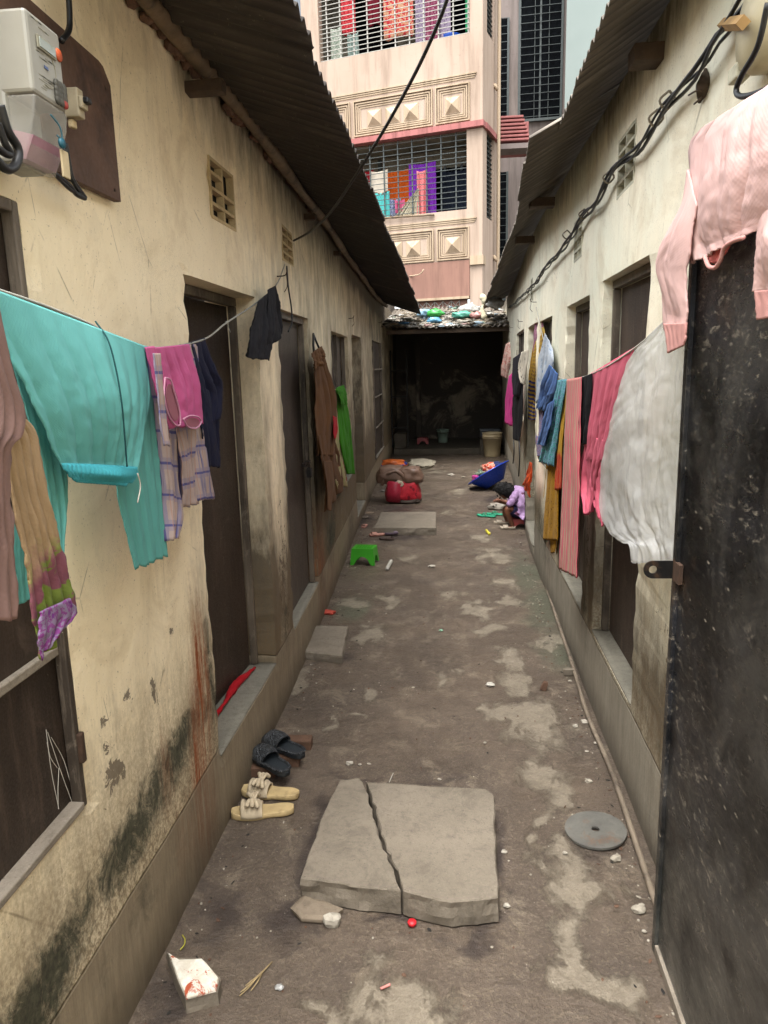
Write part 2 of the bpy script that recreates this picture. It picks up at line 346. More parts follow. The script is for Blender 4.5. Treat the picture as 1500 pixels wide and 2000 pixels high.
M_SOOT = (lambda t: (lambda p: t.fin(t.mix(t.ramp(t.m2('ADD', t.noise(p, 2.1, 8, .7, .6), t.m2('MULTIPLY', t.ramp(t.m2('ABSOLUTE', t.m2('SUBTRACT', t.n_out(p)[2], .8)), .0, 1.0), -.16)), .47, .60),
          H('#48423b'), t.mix(t.noise(p, 20, 4), H('#a09480'), H('#746b5c'))), .85, t.bump(t.noise(p, 12, 6, .7), .5, .01), 0, .2))(t.pos()))(NT('sooty_plaster'))
M_WOOD = basic('weathered_wood', H('#4a3a2a'), .8, .5, 8, .4)
M_BAMBOO = basic('weathered_bamboo', H('#6b5a44'), .75, .4, 10, .3, dirt=H('#2b2219'))
M_BLACKPL = basic('black_cable', H('#141414'), .45, .3, 30, .05)
M_IRON = basic('blackened_iron', H('#191817'), .45, .5, 30, .15, .4, dirt=H('#4a3728'))
M_RUST = basic('rusty_wire', H('#3d2a1c'), .8, .5, 30, .2)
M_WHITEP = basic('white_paint', H('#a8a49a'), .6, .15)
def roof_mat(name, a, b):
    t = NT(name); p = t.pos(); n = t.noise(t.sc(p, 1.5, 2.2, 1), 1, 7, .7, .4); f = t.noise(t.sc(p, 6, 45, 6), 1, 5, .7)
    c = t.mix(t.ramp(n, .3, .7), a, b); c = t.mix(t.m2('MULTIPLY', t.ramp(f, .5, .68), .5), c, tuple(min(1, k*1.7) for k in b[:3])+(1,))
    rib_shade = t.m2('SINE', t.m2('MULTIPLY', t.n_out(p)[1], 2*math.pi/.076)); c = t.mix(t.m2('MULTIPLY', t.ramp(rib_shade, .1, -.9), t.ramp(n, .35, .6, .25, .7)), c, tuple(k*.35 for k in a[:3])+(1,))  # corrugation shading put into the colour: valleys darkened so the ribs show
    c = t.mix(t.m2('MULTIPLY', t.ramp(t.noise(p, 60, 4, .8), .62, .68), .45), c, H('#7d7466'))
    return t.fin(c, .7, t.bump(f, .3, .006), .25, .3)
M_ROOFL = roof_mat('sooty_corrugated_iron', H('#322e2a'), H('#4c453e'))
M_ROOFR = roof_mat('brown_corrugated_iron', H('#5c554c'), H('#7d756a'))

# ------------------------------------------------------------------ ground
def blob(px, py, rx, ry, z=0):
    c = gz(px, py, z); ex = (gz(px+rx, py)-gz(px-rx, py)).length/2; ey = (gz(px, py-ry)-gz(px, py+ry)).length/2
    return (c.x, c.y, ex, ey)
PATCH = [blob(*b) for b in [(1050, 1415, 85, 60), (1000, 1395, 55, 40), (1045, 1510, 45, 55), (1085, 1550, 40, 50), (1060, 1600, 30, 25), (1110, 1700, 70, 60), (1160, 1750, 65, 55), (1110, 1830, 35, 60),
         (1100, 1890, 75, 55), (1180, 1930, 85, 45), (780, 1960, 120, 90), (840, 1990, 80, 50), (640, 1985, 80, 30), (1040, 1650, 20, 20), (990, 1290, 40, 25), (870, 1330, 20, 12), (585, 1330, 28, 38), (722, 1352, 16, 24), (945, 1385, 16, 22), (700, 1400, 20, 8),
         (1075, 1250, 40, 14), (960, 1085, 45, 16), (985, 1140, 40, 22), (1000, 1175, 50, 12), (940, 1050, 30, 8), (800, 1090, 30, 8), (690, 1180, 35, 12), (930, 1190, 30, 14), (720, 1240, 40, 18), (640, 1400, 14, 10),
         (870, 1000, 20, 5), (900, 960, 22, 5), (880, 1160, 26, 12), (760, 1170, 30, 14), (960, 1230, 40, 16), (1010, 1330, 30, 30), (850, 920, 30, 4), (955, 930, 30, 4), (1000, 1000, 20, 5)]]
DARKP = [blob(*b) for b in [(600, 1700, 22, 60), (640, 1770, 60, 18), (760, 1790, 60, 14), (900, 1805, 80, 12), (985, 1680, 14, 80), (620, 1600, 20, 60), (700, 1512, 60, 8), (860, 1528, 90, 8), (790, 1050, 60, 8), (700, 1020, 30, 20), (780, 992, 50, 8), (530, 1530, 60, 30), (640, 1295, 50, 10), (960, 975, 25, 6), (560, 1810, 70, 45), (430, 1760, 60, 60), (350, 1930, 80, 60), (1100, 1000, 40, 40), (640, 1640, 60, 50), (1180, 1650, 60, 30)]]  # dark mud; blobs along the slab edges paint contact shade
GREENP = [blob(*b) for b in [(1060, 1190, 50, 60), (1030, 1120, 40, 50), (1090, 1270, 40, 50), (690, 1190, 40, 30)]]
def fld(L, x, y):
    v = 0; q = mn.noise_vector(Vector((x*7, y*5, 3)))*.05+mn.noise_vector(Vector((x*20, y*15, 6)))*.02; x += q.x*(1+y*.1); y += q.y*(1.5+y*.4)
    for cx, cy_, ex, ey in L:
        d = ((x-cx)/ex)**2+((y-cy_)/ey)**2
        if d < 6: v = max(v, .9*math.exp(-d*.9))
    return v
def gh(x, y):
    n = mn.noise(Vector((x*2.3, y*2.3, 0)))*.010+mn.noise(Vector((x*9, y*9, 3)))*.0035
    e = min(1, max(0, (abs(x-(XL(y)+XR(y))/2)-.45)/.3)); return n+e*.006-.004
gx_ = [-300, -100, -40, -15, -6, -3, -1.7]+[-1.3+.02*i for i in range(118)]+[1.5, 3, 6, 15, 40, 100, 300]
gy_ = [-300, -100, -30, -10, -4, -1, .3]
y = .8
while y < 13.2: gy_.append(y); y += .016+.0024*(y-.8)
gy_ += [13.6, 14.5, 16, 20, 40, 100, 300]
mb = MB(); ga = []
for yy in gy_:
    for xx in gx_:
        inn = -1.4 < xx < 1.2 and .5 < yy < 13.3
        mb.v.append((xx, yy, gh(xx, yy) if inn else -.004))
        st = 0
        if inn:
            st = max(0, mn.noise(Vector((xx*3.2, yy*2.1, 9)))*.9+.08)*min(1, max(0, (yy-2.6)/3))
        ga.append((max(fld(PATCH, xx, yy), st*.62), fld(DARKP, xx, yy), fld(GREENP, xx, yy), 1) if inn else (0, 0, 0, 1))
W_ = len(gx_)
mb.f = [[j*W_+i, j*W_+i+1, (j+1)*W_+i+1, (j+1)*W_+i] for j in range(len(gy_)-1) for i in range(W_-1)]; mb.mi = [0]*len(mb.f)
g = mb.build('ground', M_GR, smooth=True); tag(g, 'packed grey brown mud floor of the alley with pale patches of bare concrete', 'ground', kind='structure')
ca = g.data.color_attributes.new('wear_shade', 'FLOAT_COLOR', 'POINT'); ca.data.foreach_set('color', np.array(ga, dtype=np.float32).ravel())

# ------------------------------------------------------------------ the two rows of rooms
def merge(a, b, step, cuts):
    L = sorted(set([a, b]+[c for c in cuts if a < c < b])); out = []
    for p, q in zip(L, L[1:]):
        n = max(1, math.ceil((q-p)/(step(p) if callable(step) else step)-1e-6)); out += [p+(q-p)*i/n for i in range(n)]
    return out+[L[-1]]
def wall(name, F, side, y0, y1, zt, ops, mat, parent, fields, T=.22, n=1):
    ys = merge(y0, y1, lambda y: .05 if 0.6 < y < 4.6 else .1 if 4 < y < 14 else .5, [o[0] for o in ops]+[o[1] for o in ops])
    zs = merge(-.05, zt, .05, [o[2] for o in ops]+[o[3] for o in ops])
    Y, Z = len(ys)-1, len(zs)-1
    solid = [[not any(o[0]-1e-6 < (ys[i]+ys[i+1])/2 < o[1]+1e-6 and o[2]-1e-6 < (zs[j]+zs[j+1])/2 < o[3]+1e-6 for o in ops) for j in range(Z)] for i in range(Y)]
    mb = MB(); key = {}; at = []
    def V(i, j, k):
        if (i, j, k) not in key:
            y, z = ys[i], zs[j]; x = F(y)+side*(T if k else 0)
            if not k:
                edge = any(abs(y-o[0]) < .012 or abs(y-o[1]) < .012 for o in ops if o[2]-.01 <= z <= o[3]+.01)
                x += (mn.noise(Vector((y*1.7, z*1.7, 5)))*.006+mn.noise(Vector((y*8, z*8, 1)))*.0025)
                if edge:
                    x += side*abs(mn.noise(Vector((y*3, z*14, 2))))*.02; y += mn.noise(Vector((y*5, z*17, 8)))*.008
            key[(i, j, k)] = len(mb.v); mb.v.append((x, y, z)); at.append(fields(y, z))
        return key[(i, j, k)]
    def q(*a):
        a = list(a); mb.f.append(a if side > 0 else a[::-1]); mb.mi.append(0)
    for i in range(Y):
        for j in range(Z):
            if not solid[i][j]: continue
            q(V(i, j, 0), V(i, j+1, 0), V(i+1, j+1, 0), V(i+1, j, 0)); q(V(i, j, 1), V(i+1, j, 1), V(i+1, j+1, 1), V(i, j+1, 1))
            if i == 0 or not solid[i-1][j]: q(V(i, j, 0), V(i, j, 1), V(i, j+1, 1), V(i, j+1, 0))
            if i == Y-1 or not solid[i+1][j]: q(V(i+1, j, 0), V(i+1, j+1, 0), V(i+1, j+1, 1), V(i+1, j, 1))
            if j == 0 or not solid[i][j-1]: q(V(i, j, 0), V(i+1, j, 0), V(i+1, j, 1), V(i, j, 1))
            if j == Z-1 or not solid[i][j+1]: q(V(i, j+1, 0), V(i, j+1, 1), V(i+1, j+1, 1), V(i+1, j+1, 0))
    o = mb.build('wall', mat, parent, smooth=False)
    ca = o.data.color_attributes.new('wear_shade', 'FLOAT_COLOR', 'POINT'); ca.data.foreach_set('color', np.array(at, dtype=np.float32).ravel())
    return o
def g1(v, c, s): return math.exp(-((v-c)/s)**2)
L_OPS = [(.62, 1.39, .66, 1.92), (2.26, 3.07, .27, 1.89), (3.50, 4.34, .27, 1.88), (5.46, 6.72, .60, 1.86), (7.08, 8.05, .10, 1.9), (9.75, 11.2, .34, 1.93),
         (2.57, 2.85, 2.11, 2.31), (3.69, 3.97, 2.12, 2.29)]
R_OPS = [(2.55, 3.33, .35, 1.93), (3.62, 4.37, .34, 1.9), (4.98, 5.72, .86, 1.89), (5.92, 6.92, .10, 1.9), (7.6, 9.4, 1.0, 1.93),
         (2.82, 3.10, 2.21, 2.42), (3.90, 4.14, 2.11, 2.31), (6.35, 6.6, 2.1, 2.28)]
def fL(y, z):
    wv = mn.noise(Vector((y*3.1, z*3.1, 4)))
    m = 0
    if y < 2.5: m = (1.05 if y < 1.75 else .95)*g1(z, .40+.05*wv+.10*max(0, min(1, (y-1.2)/.9)), .10+.03*wv)*(.85+.5*mn.noise(Vector((y*4, 2, 0))))
    if y < 2.5: m = max(m, .55*g1(z, .25, .10)*(.6+mn.noise(Vector((y*6, 5, 0)))))
    m = max(m, .75*g1(y, 2.20, .07)*g1(z, .62, .28))
    m = max(m, .85*g1(y, 5.0, .40)*g1(z, .42, .25), .6*g1(y, 4.5, .2)*g1(z, .3, .3), .7*g1(y, 6.4, .5)*g1(z, .2, .2), .6*g1(y, 3.28, .12)*g1(z, .35, .2))
    r = 1.25*g1(y, 2.13, .055)*(g1(z, .62, .25))+.75*g1(y, 2.03, .045)*g1(z, .38, .20)+1.0*g1(y, 2.08, .10)*g1(z, .16, .17)+.8*g1(y, 4.45, .14)*g1(z, .3, .35)+.7*g1(y, 4.9, .5)*g1(z, .1, .18)
    r += .6*g1(y, 1.80, .03)*g1(z, .5, .15)+.5*g1(y, 1.90, .10)*g1(z, .2, .12)
    p = .66*g1(y, 1.62, .045)*g1(z, .80, .05)+.66*g1(y, 1.78, .035)*g1(z, .74, .06)+.64*g1(y, 1.93, .03)*g1(z, .85, .05)+.60*g1(y, 1.50, .035)*g1(z, .80, .07)+.6*g1(y, 1.52, .05)*g1(z, .66, .05)+.3*g1(y, 1.45, .3)*g1(z, .62, .1)
    p += .50*max(g1(y, 3.3, .2), g1(y, 4.4, .15), g1(y, 5.2, .15))*g1(z, .6, .6)
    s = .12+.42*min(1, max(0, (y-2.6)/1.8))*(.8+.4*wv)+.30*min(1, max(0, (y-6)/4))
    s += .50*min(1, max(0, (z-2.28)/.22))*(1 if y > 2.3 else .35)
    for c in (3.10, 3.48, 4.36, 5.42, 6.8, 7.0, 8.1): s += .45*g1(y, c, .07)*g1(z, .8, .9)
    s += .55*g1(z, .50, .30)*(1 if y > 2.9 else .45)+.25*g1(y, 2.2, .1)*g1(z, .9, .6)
    return (m, r, p, min(s, 1.05))
def fR(y, z):
    wv = mn.noise(Vector((y*3.1, z*3.1, 14)))
    m = .85*g1(y, 2.38, .22)*g1(z, .52+.05*wv, .16)+.6*g1(y, 3.5, .2)*g1(z, .4, .3)+.75*g1(y, 5.2, .6)*g1(z, .35, .28)+.4*g1(y, 2.1, .4)*g1(z, .35, .1)
    r = .75*g1(y, 2.25, .1)*g1(z, .2, .25)+.4*g1(y, 4.9, .3)*g1(z, .4, .4)
    p = .6*g1(y, 2.47, .06)*g1(z, .85, .32)+.5*g1(y, 2.15, .3)*g1(z, .75, .18)+.5*g1(y, 3.48, .1)*g1(z, .7, .6)+.45*g1(y, 5, .4)*g1(z, .5, .3)
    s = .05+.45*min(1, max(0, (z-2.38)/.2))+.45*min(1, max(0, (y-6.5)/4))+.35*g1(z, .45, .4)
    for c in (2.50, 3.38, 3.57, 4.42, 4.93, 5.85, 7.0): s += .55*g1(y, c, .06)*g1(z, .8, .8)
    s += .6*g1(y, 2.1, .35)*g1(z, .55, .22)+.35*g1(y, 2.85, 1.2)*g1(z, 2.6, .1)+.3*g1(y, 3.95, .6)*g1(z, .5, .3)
    return (m, r, p, min(s, 1.0))
HL = thing('row_house', (XL(6), 6, 0), 'long row of single storey rooms with yellow cream plaster along the left side', 'house', 'facing rows of rooms')
HR = thing('row_house', (XR(6), 6, 0), 'long row of single storey rooms with pale greenish cream plaster on the right', 'house', 'facing rows of rooms')
wall('wall', XL, -1, -2.5, 14.0, 2.56, L_OPS, M_WL, HL, fL)
wall('wall', XR, 1, -2.5, 14.0, 2.62, R_OPS, M_WR, HR, fR)
for F, sd_, P in ((XL, -1, HL), (XR, 1, HR)):
    mb = MB(); x0, x1 = F(0)+sd_*3.2, F(0)+sd_*3.35
    mb.slab((x1, -2.5), (x1, 14), 0, 3.3, .15)
    a = F(-2)+sd_*.22; b = x1-sd_*.08
    mb.slab((a, -2.4), (b, -2.4), 0, 2.9, .15); mb.slab((F(14)+sd_*.22, 13.9), (b, 13.9), 0, 2.9, .15)
    mb.build('rear_wall', M_SOOT, P)
def roof(parent, segs, mat, side, F, ztop_off):
    mb = MB()
    for (ya, yb, pts) in segs:          # pts: eave (x, z) at ya and yb, z at wall
        (xa, za, wa), (xb, zb, wb) = pts
        n = int((yb-ya)/.0095); wl = .076
        def fn(u, v):
            y = ya+(yb-ya)*u; ex = xa+(xb-xa)*u; ez = za+(zb-za)*u; wz = wa+(wb-wa)*u; wx = F(y)
            k = int(y/.76+.3); hr = mn.noise(Vector((k*3.3, 1, 0)))
            x = ex+(wx+side*3.5-ex)*v; sl = (wz-ez)/max(abs(wx-ex), .05); z = ez+sl*abs(x-ex)
            z += .011*math.sin(2*math.pi*y/wl)+hr*.014+((y/.76+.3) % 1)*.010+mn.noise(Vector((y*1.1, v*4, 3)))*.012*(1-v)
            x += -side*(hr*.045+mn.noise(Vector((y*20, 7, 0)))*.003)*(1-v)
            return Vector((x, y, z))
        vs = [0, .03, .07, .12, .2, .4, 1.0]
        rows = [[fn(i/n, v) for i in range(n+1)] for v in vs]
        b = len(mb.v)
        for r in rows: mb.v += [tuple(p) for p in r]
        for j in range(len(vs)-1):
            for i in range(n): mb.f.append([b+j*(n+1)+i, b+j*(n+1)+i+1, b+(j+1)*(n+1)+i+1, b+(j+1)*(n+1)+i]); mb.mi.append(0)
    return mb.build('roof', mat, parent, smooth=True, solid=.0025)
def ev(px, py, z): p = gz(px, py, z); return p.x, p.y
zL = 2.40
x1_, y1_ = ev(600, 60, zL); x2_, y2_ = ev(700, 300, zL); x3_, y3_ = ev(815, 600, zL)
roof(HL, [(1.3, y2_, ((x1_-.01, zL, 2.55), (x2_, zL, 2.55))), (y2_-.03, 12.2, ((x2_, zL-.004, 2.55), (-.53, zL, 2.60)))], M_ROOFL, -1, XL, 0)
zR = 2.52
a1 = ev(1165, 0, zR); a2 = ev(1085, 258, zR); b1 = ev(1030, 265, zR-.03); b2 = ev(1004, 440, zR-.03); c1 = ev(1003, 440, zR); c2 = ev(948, 590, zR-.05)
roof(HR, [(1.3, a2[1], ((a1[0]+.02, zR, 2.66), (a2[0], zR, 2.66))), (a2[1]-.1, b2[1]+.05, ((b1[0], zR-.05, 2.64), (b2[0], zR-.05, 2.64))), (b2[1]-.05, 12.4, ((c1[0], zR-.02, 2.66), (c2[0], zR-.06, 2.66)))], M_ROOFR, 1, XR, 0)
# bamboo pole, battens under the eaves
mb = MB(); P = [(XL(y)+.05, y, 2.515-.01*math.sin(y*2)) for y in (.9, 1.7, 2.4, 3.2, 4, 5, 6.5, 8, 10, 12)]
mb.tube(P, lambda t: .024+.004*math.sin(t*60), 10, 80); mb.build('eave_pole', M_BAMBOO, HL, True)
for px_, py_, l_ in ((398, 172, .17), (604, 424, .12), (655, 495, .12)):
    c = gz(px_, py_, 2.455); mb = MB(); mb.box((c.x-.02, c.y, 2.455), (l_, .05, .035)); mb.build('rafter', M_WOOD, HL, jitter=.006, bevel=.004)
for px_, py_, l_ in ((1262, 110, .13), (1052, 397, .14), (1020, 470, .14)):
    c = gz(px_, py_, 2.505); mb = MB(); mb.box((c.x+.02, c.y, 2.505), (l_, .09, .05)); mb.build('rafter', M_WOOD, HR, jitter=.004, bevel=.004)
mb = MB()
for i in range(60):
    yy = random.uniform(1.9, 4.6); c = Vector((XL(yy)+.02, yy, 2.53+random.uniform(-.02, .03)))
    vs, fs = crumple(c, (.02, random.uniform(.02, .05), random.uniform(.012, .028)), i*1.9, sub=2); mb.add(vs, fs)
tag(mb.build('mortar_filling', M_BRICK, HL), kind='stuff')
# sills
def sills(F, sd_, ops, P):
    for (a, b, z0, z1) in ops:
        if z1-z0 < 1: continue
        mb = MB()
        f = lambda u, v: Vector((F(a+.004+(b-a-.008)*u)+sd_*(.002+.21*v), a+.004+(b-a-.008)*u, z0+.004+mn.noise(Vector((u*4, v*3, a)))*.004))
        mb.grid(f, 20, 8); o = mb.build('sill', M_SILL, P, True, solid=.006)
sills(XL, -1, L_OPS, HL); sills(XR, 1, R_OPS, HR)
# ventilators (pierced cement blocks)
def vent(F, sd_, a, b, z0, z1, P, mat, broken=()):
    mb = MB(); w_ = .011; x = lambda y: F(y)+sd_*.013
    def bar(ya, yb, za, zb): mb.slab((x(ya), ya), (x(yb), yb), za, zb, .026)
    bar(a, b, z0, z0+w_); bar(a, b, z1-w_, z1)
    for i in range(1, 4):
        zz = z0+(z1-z0)*i/4
        for c in (0, 1):
            if (i, c) in broken: continue
            ya = a+w_ if c == 0 else (a+b)/2+w_/2; yb = (a+b)/2-w_/2 if c == 0 else b-w_
            bar(ya, yb, zz-w_/2, zz+w_/2)
    for yy in (a+w_/2, (a+b)/2, b-w_/2): bar(yy-w_/2, yy+w_/2, z0+w_+.0005, z1-w_-.0005)
    vo = mb.build('ventilator', mat, P, jitter=.0015)
    mb = MB(); mb.slab((F(a)+sd_*.035, a+.001), (F(b)+sd_*.035, b-.001), z0+.001, z1-.001, .01); mb.build('hole_shade_plate', M_DARK, vo)  # added dark plate stands in for the shade inside the holes
M_VL = conc('cream_cement', H('#b9a47c'), H('#c6b48e')); M_VR = conc('pale_cement', H('#b5b19a'), H('#c4c1ab'))
vent(XL, -1, 2.57, 2.85, 2.11, 2.31, HL, M_VL, {(3, 1)}); vent(XL, -1, 3.69, 3.97, 2.12, 2.29, HL, M_VL)
vent(XR, 1, 2.82, 3.10, 2.21, 2.42, HR, M_VR); vent(XR, 1, 3.90, 4.14, 2.11, 2.31, HR, M_VR); vent(XR, 1, 6.35, 6.6, 2.1, 2.28, HR, M_VR)
# doors
def door(F, sd_, a, b, z0, z1, rec, P, mat, fmat, rec2=None, name='door', bars=True, gap=.012):
    rec2 = rec if rec2 is None else rec2
    pa = (F(a)+sd_*rec, a+.03); pb = (F(b)+sd_*rec2, b-.03)
    mb = MB(); mb.slab(pa, pb, z0+gap, z1-.035, .022)
    d = mb.build(name, mat, P, jitter=.002, js=6)
    if bars:
        dx = Vector((pb[0]-pa[0], pb[1]-pa[1])); q = Vector((-dx.y, dx.x)).normalized()*(1 if sd_ < 0 else -1)*-1
        q = Vector((-sd_*1.0, 0))*.017
        A = Vector(pa)+q; B = Vector(pb)+q; mb = MB()
        for t0 in (0.0, .965): mb.slab(A.lerp(B, t0), A.lerp(B, t0+.035), z0+gap+.035, z1-.07, .012)
        for zz in (z0+gap, z1-.07, z0+(z1-z0)*.52): mb.slab(A, B, zz, zz+.034, .0125)
        mb.build('stiffener', fmat, d)
    mb = MB()
    r0 = min(rec, rec2)-.03
    pa = (F(a)+sd_*r0, a); pb = (F(b)+sd_*r0, b)
    A = Vector(pa); B = Vector(pb); u = (B-A).normalized()
    mb.slab(A+u*.002, A+u*.028, z0+.008, z1-.036, .03); mb.slab(B-u*.028, B-u*.002, z0+.008, z1-.036, .03); mb.slab(A+u*.002, B-u*.002, z1-.035, z1-.002, .032)
    mb.build('door_frame', fmat, d, bevel=.003)
    return d
dl2 = door(XL, -1, 2.26, 3.07, .27, 1.89, .17, HL, M_DOOR, M_FRAME, .13, bars=False)
dl3 = door(XL, -1, 3.50, 4.34, .27, 1.88, .07, HL, M_DOORG, M_FRAME, bars=False)
door(XL, -1, 7.08, 8.05, .10, 1.9, .15, HL, M_DOOR, M_FRAME, bars=False)
dr1 = door(XR, 1, 2.55, 3.33, .35, 1.93, .09, HR, M_DOORW, M_FRAME, bars=False)
dr2 = door(XR, 1, 3.62, 4.37, .34, 1.9, .10, HR, M_DOORW, M_FRAME, bars=False)
door(XR, 1, 5.92, 6.92, .10, 1.9, .14, HR, M_DOOR, M_FRAME, bars=False)
# bolt and padlock on third left door
pc = gab(598, 905, XL(4.2)+.02); mb = MB()
mb.box(pc+Vector((0, .0, 0)), (.02, .16, .02)); mb.box(pc+Vector((.02, -.02, -.05)), (.025, .045, .05)); mb.tube([pc+Vector((.02, -.035, -.02)), pc+Vector((.02, -.035, .01)), pc+Vector((.02, -.005, .01)), pc+Vector((.02, -.005, -.02))], .004, 6)
mb.build('padlock', M_IRON, dl3, bevel=.002)
# near left shutter with rails
def shutter():
    a, b, z0, z1 = .62, 1.39, .66, 1.92; x = XL(1)
    mb = MB(); mb.slab((x-.035, a), (x-.035, b), z0, z1, .016); d = mb.build('shutter', M_DOOR, HL, jitter=.003, js=4)
    mb = MB(); mb.slab((x-.012, b-.020), (x-.012, b-.001), z0, z1, .026); mb.slab((x-.012, a), (x-.012, b-.020), z1-.022, z1, .026); mb.build('shutter_frame', M_FRAME, d, bevel=.003, jitter=.002)
    mb = MB(); mb.slab((x-.012, a), (x-.012, b-.021), z0+.001, z0+.018, .034); mb.build('bottom_rail', M_LEDGE, d, bevel=.003)
    mb = MB(); mb.slab((x-.02, a), (x-.02, b-.021), 1.02, 1.040, .016); mb.build('cross_rail', M_LEDGE, d, bevel=.003)
    mb = MB(); mb.box((x+.004, b-.008, .80), (.014, .018, .07)); mb.build('hinge', M_RUST, d, bevel=.004)
    mb = MB()
    for (p0, p1) in [((90, 1425), (115, 1580)), ((93, 1430), (140, 1565)), ((92, 1450), (112, 1500)), ((100, 1440), (138, 1530)), ((115, 1500), (114, 1580))]:
        A = gab(*p0, x-.026); B = gab(*p1, x-.026); mb.tube([A, (A+B)/2+Vector((0, random.uniform(-.01, .01), 0)), B], .0009, 4, 8)
    mb.build('scratch_mark', M_WHITEP, d)
shutter()
# barred windows with shutters
def window(F, sd_, a, b, z0, z1, P, nb=2, rows=(.5,), rec=.05):
    mb = MB(); X0 = lambda y, r: (F(y)+sd_*r, y)
    mb.slab(X0(a, rec+.03), X0(b, rec+.03), z0+.01, z1-.01, .012); d = mb.build('window', M_DOORG, P, jitter=.002, js=5)
    mb = MB(); w_ = .022
    for i in range(nb+1):
        yy = a+w_/2+(b-a-w_)*i/nb; mb.slab(X0(yy-w_/2, rec), X0(yy+w_/2, rec), z0+.012, z1-.004, .03)
    mb.build('window_frame', M_FRAME, d)
    mb = MB()
    for r in rows:
        zz = z0+(z1-z0)*r; mb.slab(X0(a+.005, rec-.02), X0(b-.005, rec-.02), zz-.008, zz+.008, .012)
    mb.build('window_bar', M_LEDGE, d)
window(XL, -1, 5.46, 6.72, .60, 1.86, HL, 2, (.55,)); window(XL, -1, 9.75, 11.2, .34, 1.93, HL, 1, (.02, .27, .53, .76), rec=.0)
window(XR, 1, 4.98, 5.72, .86, 1.89, HR, 2, (.02, .5)); window(XR, 1, 7.6, 9.4, 1.0, 1.93, HR, 4, (.3, .6))
# broken lintel timbers over the left doors
mb = MB(); mb.slab((XL(2.6)+.004, 2.25), (XL(3.0)+.004, 3.08), 1.885, 1.93, .02)
# pipe along the right wall foot
mb = MB(); P = [gz(px, py, .02) for px, py in [(1345, 1960), (1282, 1768), (1240, 1640), (1193, 1502), (1147, 1395), (1120, 1305), (1085, 1200), (1055, 1110), (1040, 1062), (1020, 990), (1003, 925), (985, 890)]]
mb.tube(P, .010, 10, 90); tag(mb.build('drain_pipe', basic('pale_pvc', H('#75695a'), .7, .35, 8, .25, dirt=H('#3f362d')), smooth=True), 'thin pale plastic pipe lying along the foot of the right wall', 'pipe')
# ------------------------------------------------------------------ apartment building at the end of the alley
O2 = Vector((.57, 15.5, 0)); AZ = math.atan2(-.28, .96); DR = Vector((math.cos(AZ), math.sin(AZ), 0)); DN = Vector((-DR.y, DR.x, 0))
def Bp(s, z, d=0): return O2+DR*s+DN*d+Vector((0, 0, z))
def fbox(mb, s0, s1, z0, z1, d0, d1):
    vs = [Bp(s, z, d) for z in (z0, z1) for s, d in ((s0, d0), (s1, d0), (s1, d1), (s0, d1))]
    mb.add(vs, [(3, 2, 1, 0), (4, 5, 6, 7), (0, 1, 5, 4), (1, 2, 6, 5), (2, 3, 7, 6), (3, 0, 4, 7)])
def facade_mat(name, a, b, dirt):
    t = NT(name); p = t.pos(); n = t.noise(p, .8, 5, .6); s1 = t.noise(t.sc(p, 6, 6, .5), 1, 5, .65); f = t.noise(p, 40, 4, .7)
    c = t.mix(t.ramp(n, .3, .7), a, b); c = t.mix(t.m2('MULTIPLY', t.ramp(s1, .48, .68), .65), c, dirt); c = t.mix(t.m2('MULTIPLY', t.ramp(t.noise(p, 9, 8, .75), .6, .68), .35), c, dirt)
    return t.fin(c, .8, t.bump(f, .15, .01), 0, .25)
M_FAC = facade_mat('peach_facade_paint', H('#9a8878'), H('#a59384'), H('#7b6a5b'))
M_FACR = facade_mat('cream_relief_paint', H('#9c8a74'), H('#a8967f'), H('#77664f'))
M_PINK = facade_mat('pink_ledge_paint', H('#8f5855'), H('#9a6360'), H('#643c38'))
M_BROWN = facade_mat('brown_pink_plaster', H('#7a5b50'), H('#876658'), H('#624a40'))
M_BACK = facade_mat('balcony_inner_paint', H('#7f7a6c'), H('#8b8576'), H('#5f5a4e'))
M_GRL = basic('white_grille_paint', H('#96948c'), .5, .2); M_GRD = basic('dark_grille_paint', H('#3b4240'), .5, .3)
M_GLASS = basic('dark_window_pane', H('#0c0e11'), .9, .5, spec=.05)
AP = thing('apartment_building', O2, 'tall peach apartment block with barred balconies and pyramid relief panels closing the alley end', 'building')
# main wall pieces (front wall stays 0.18 thick, balconies are open behind the grilles)
mb = MB()
pcs = [(-3.85, 0, 7.15, 7.80), (-3.85, -3.46, 7.8, 9.9), (-.26, 0, 7.8, 9.9), (-3.85, 0, 6.22, 7.15), (-.32, 0, 4.63, 6.10), (-3.85, -3.5, 4.63, 6.10), (-3.85, 0, 3.66, 4.63), (-.26, 0, 0, 3.66)]
for a, b, z0, z1 in pcs: fbox(mb, a, b, z0, z1, 0, .18)
mb.build('front_wall', M_FAC, AP)
mb = MB()
fbox(mb, -.16, -.001, 0, 4.5, .181, 1.25); fbox(mb, -.16, -.001, 6.15, 7.9, .181, 1.25); fbox(mb, -.16, -.001, 9.5, 9.9, .181, 1.25)
for z0, z1 in ((4.5, 6.15), (7.9, 9.5)): fbox(mb, -.16, -.001, z0, z1, .181, .34); fbox(mb, -.16, -.001, z0, z1, .95, 1.25)
mb.build('side_wall', M_FAC, AP)
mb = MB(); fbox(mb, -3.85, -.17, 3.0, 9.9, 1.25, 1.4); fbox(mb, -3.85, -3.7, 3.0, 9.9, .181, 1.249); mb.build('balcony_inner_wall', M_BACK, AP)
for za, zb_ in ((7.3, 7.45), (4.2, 4.35), (6.12, 6.22), (9.7, 9.85)):
    mb = MB(); fbox(mb, -3.69, -.17, za, zb_, .19, 1.24); mb.build('balcony_slab', M_BACK, AP)
mb = MB(); fbox(mb, -3.85, -.262, 2.95, 3.655, -.03, .15); mb.build('brown_panel', M_BROWN, AP)
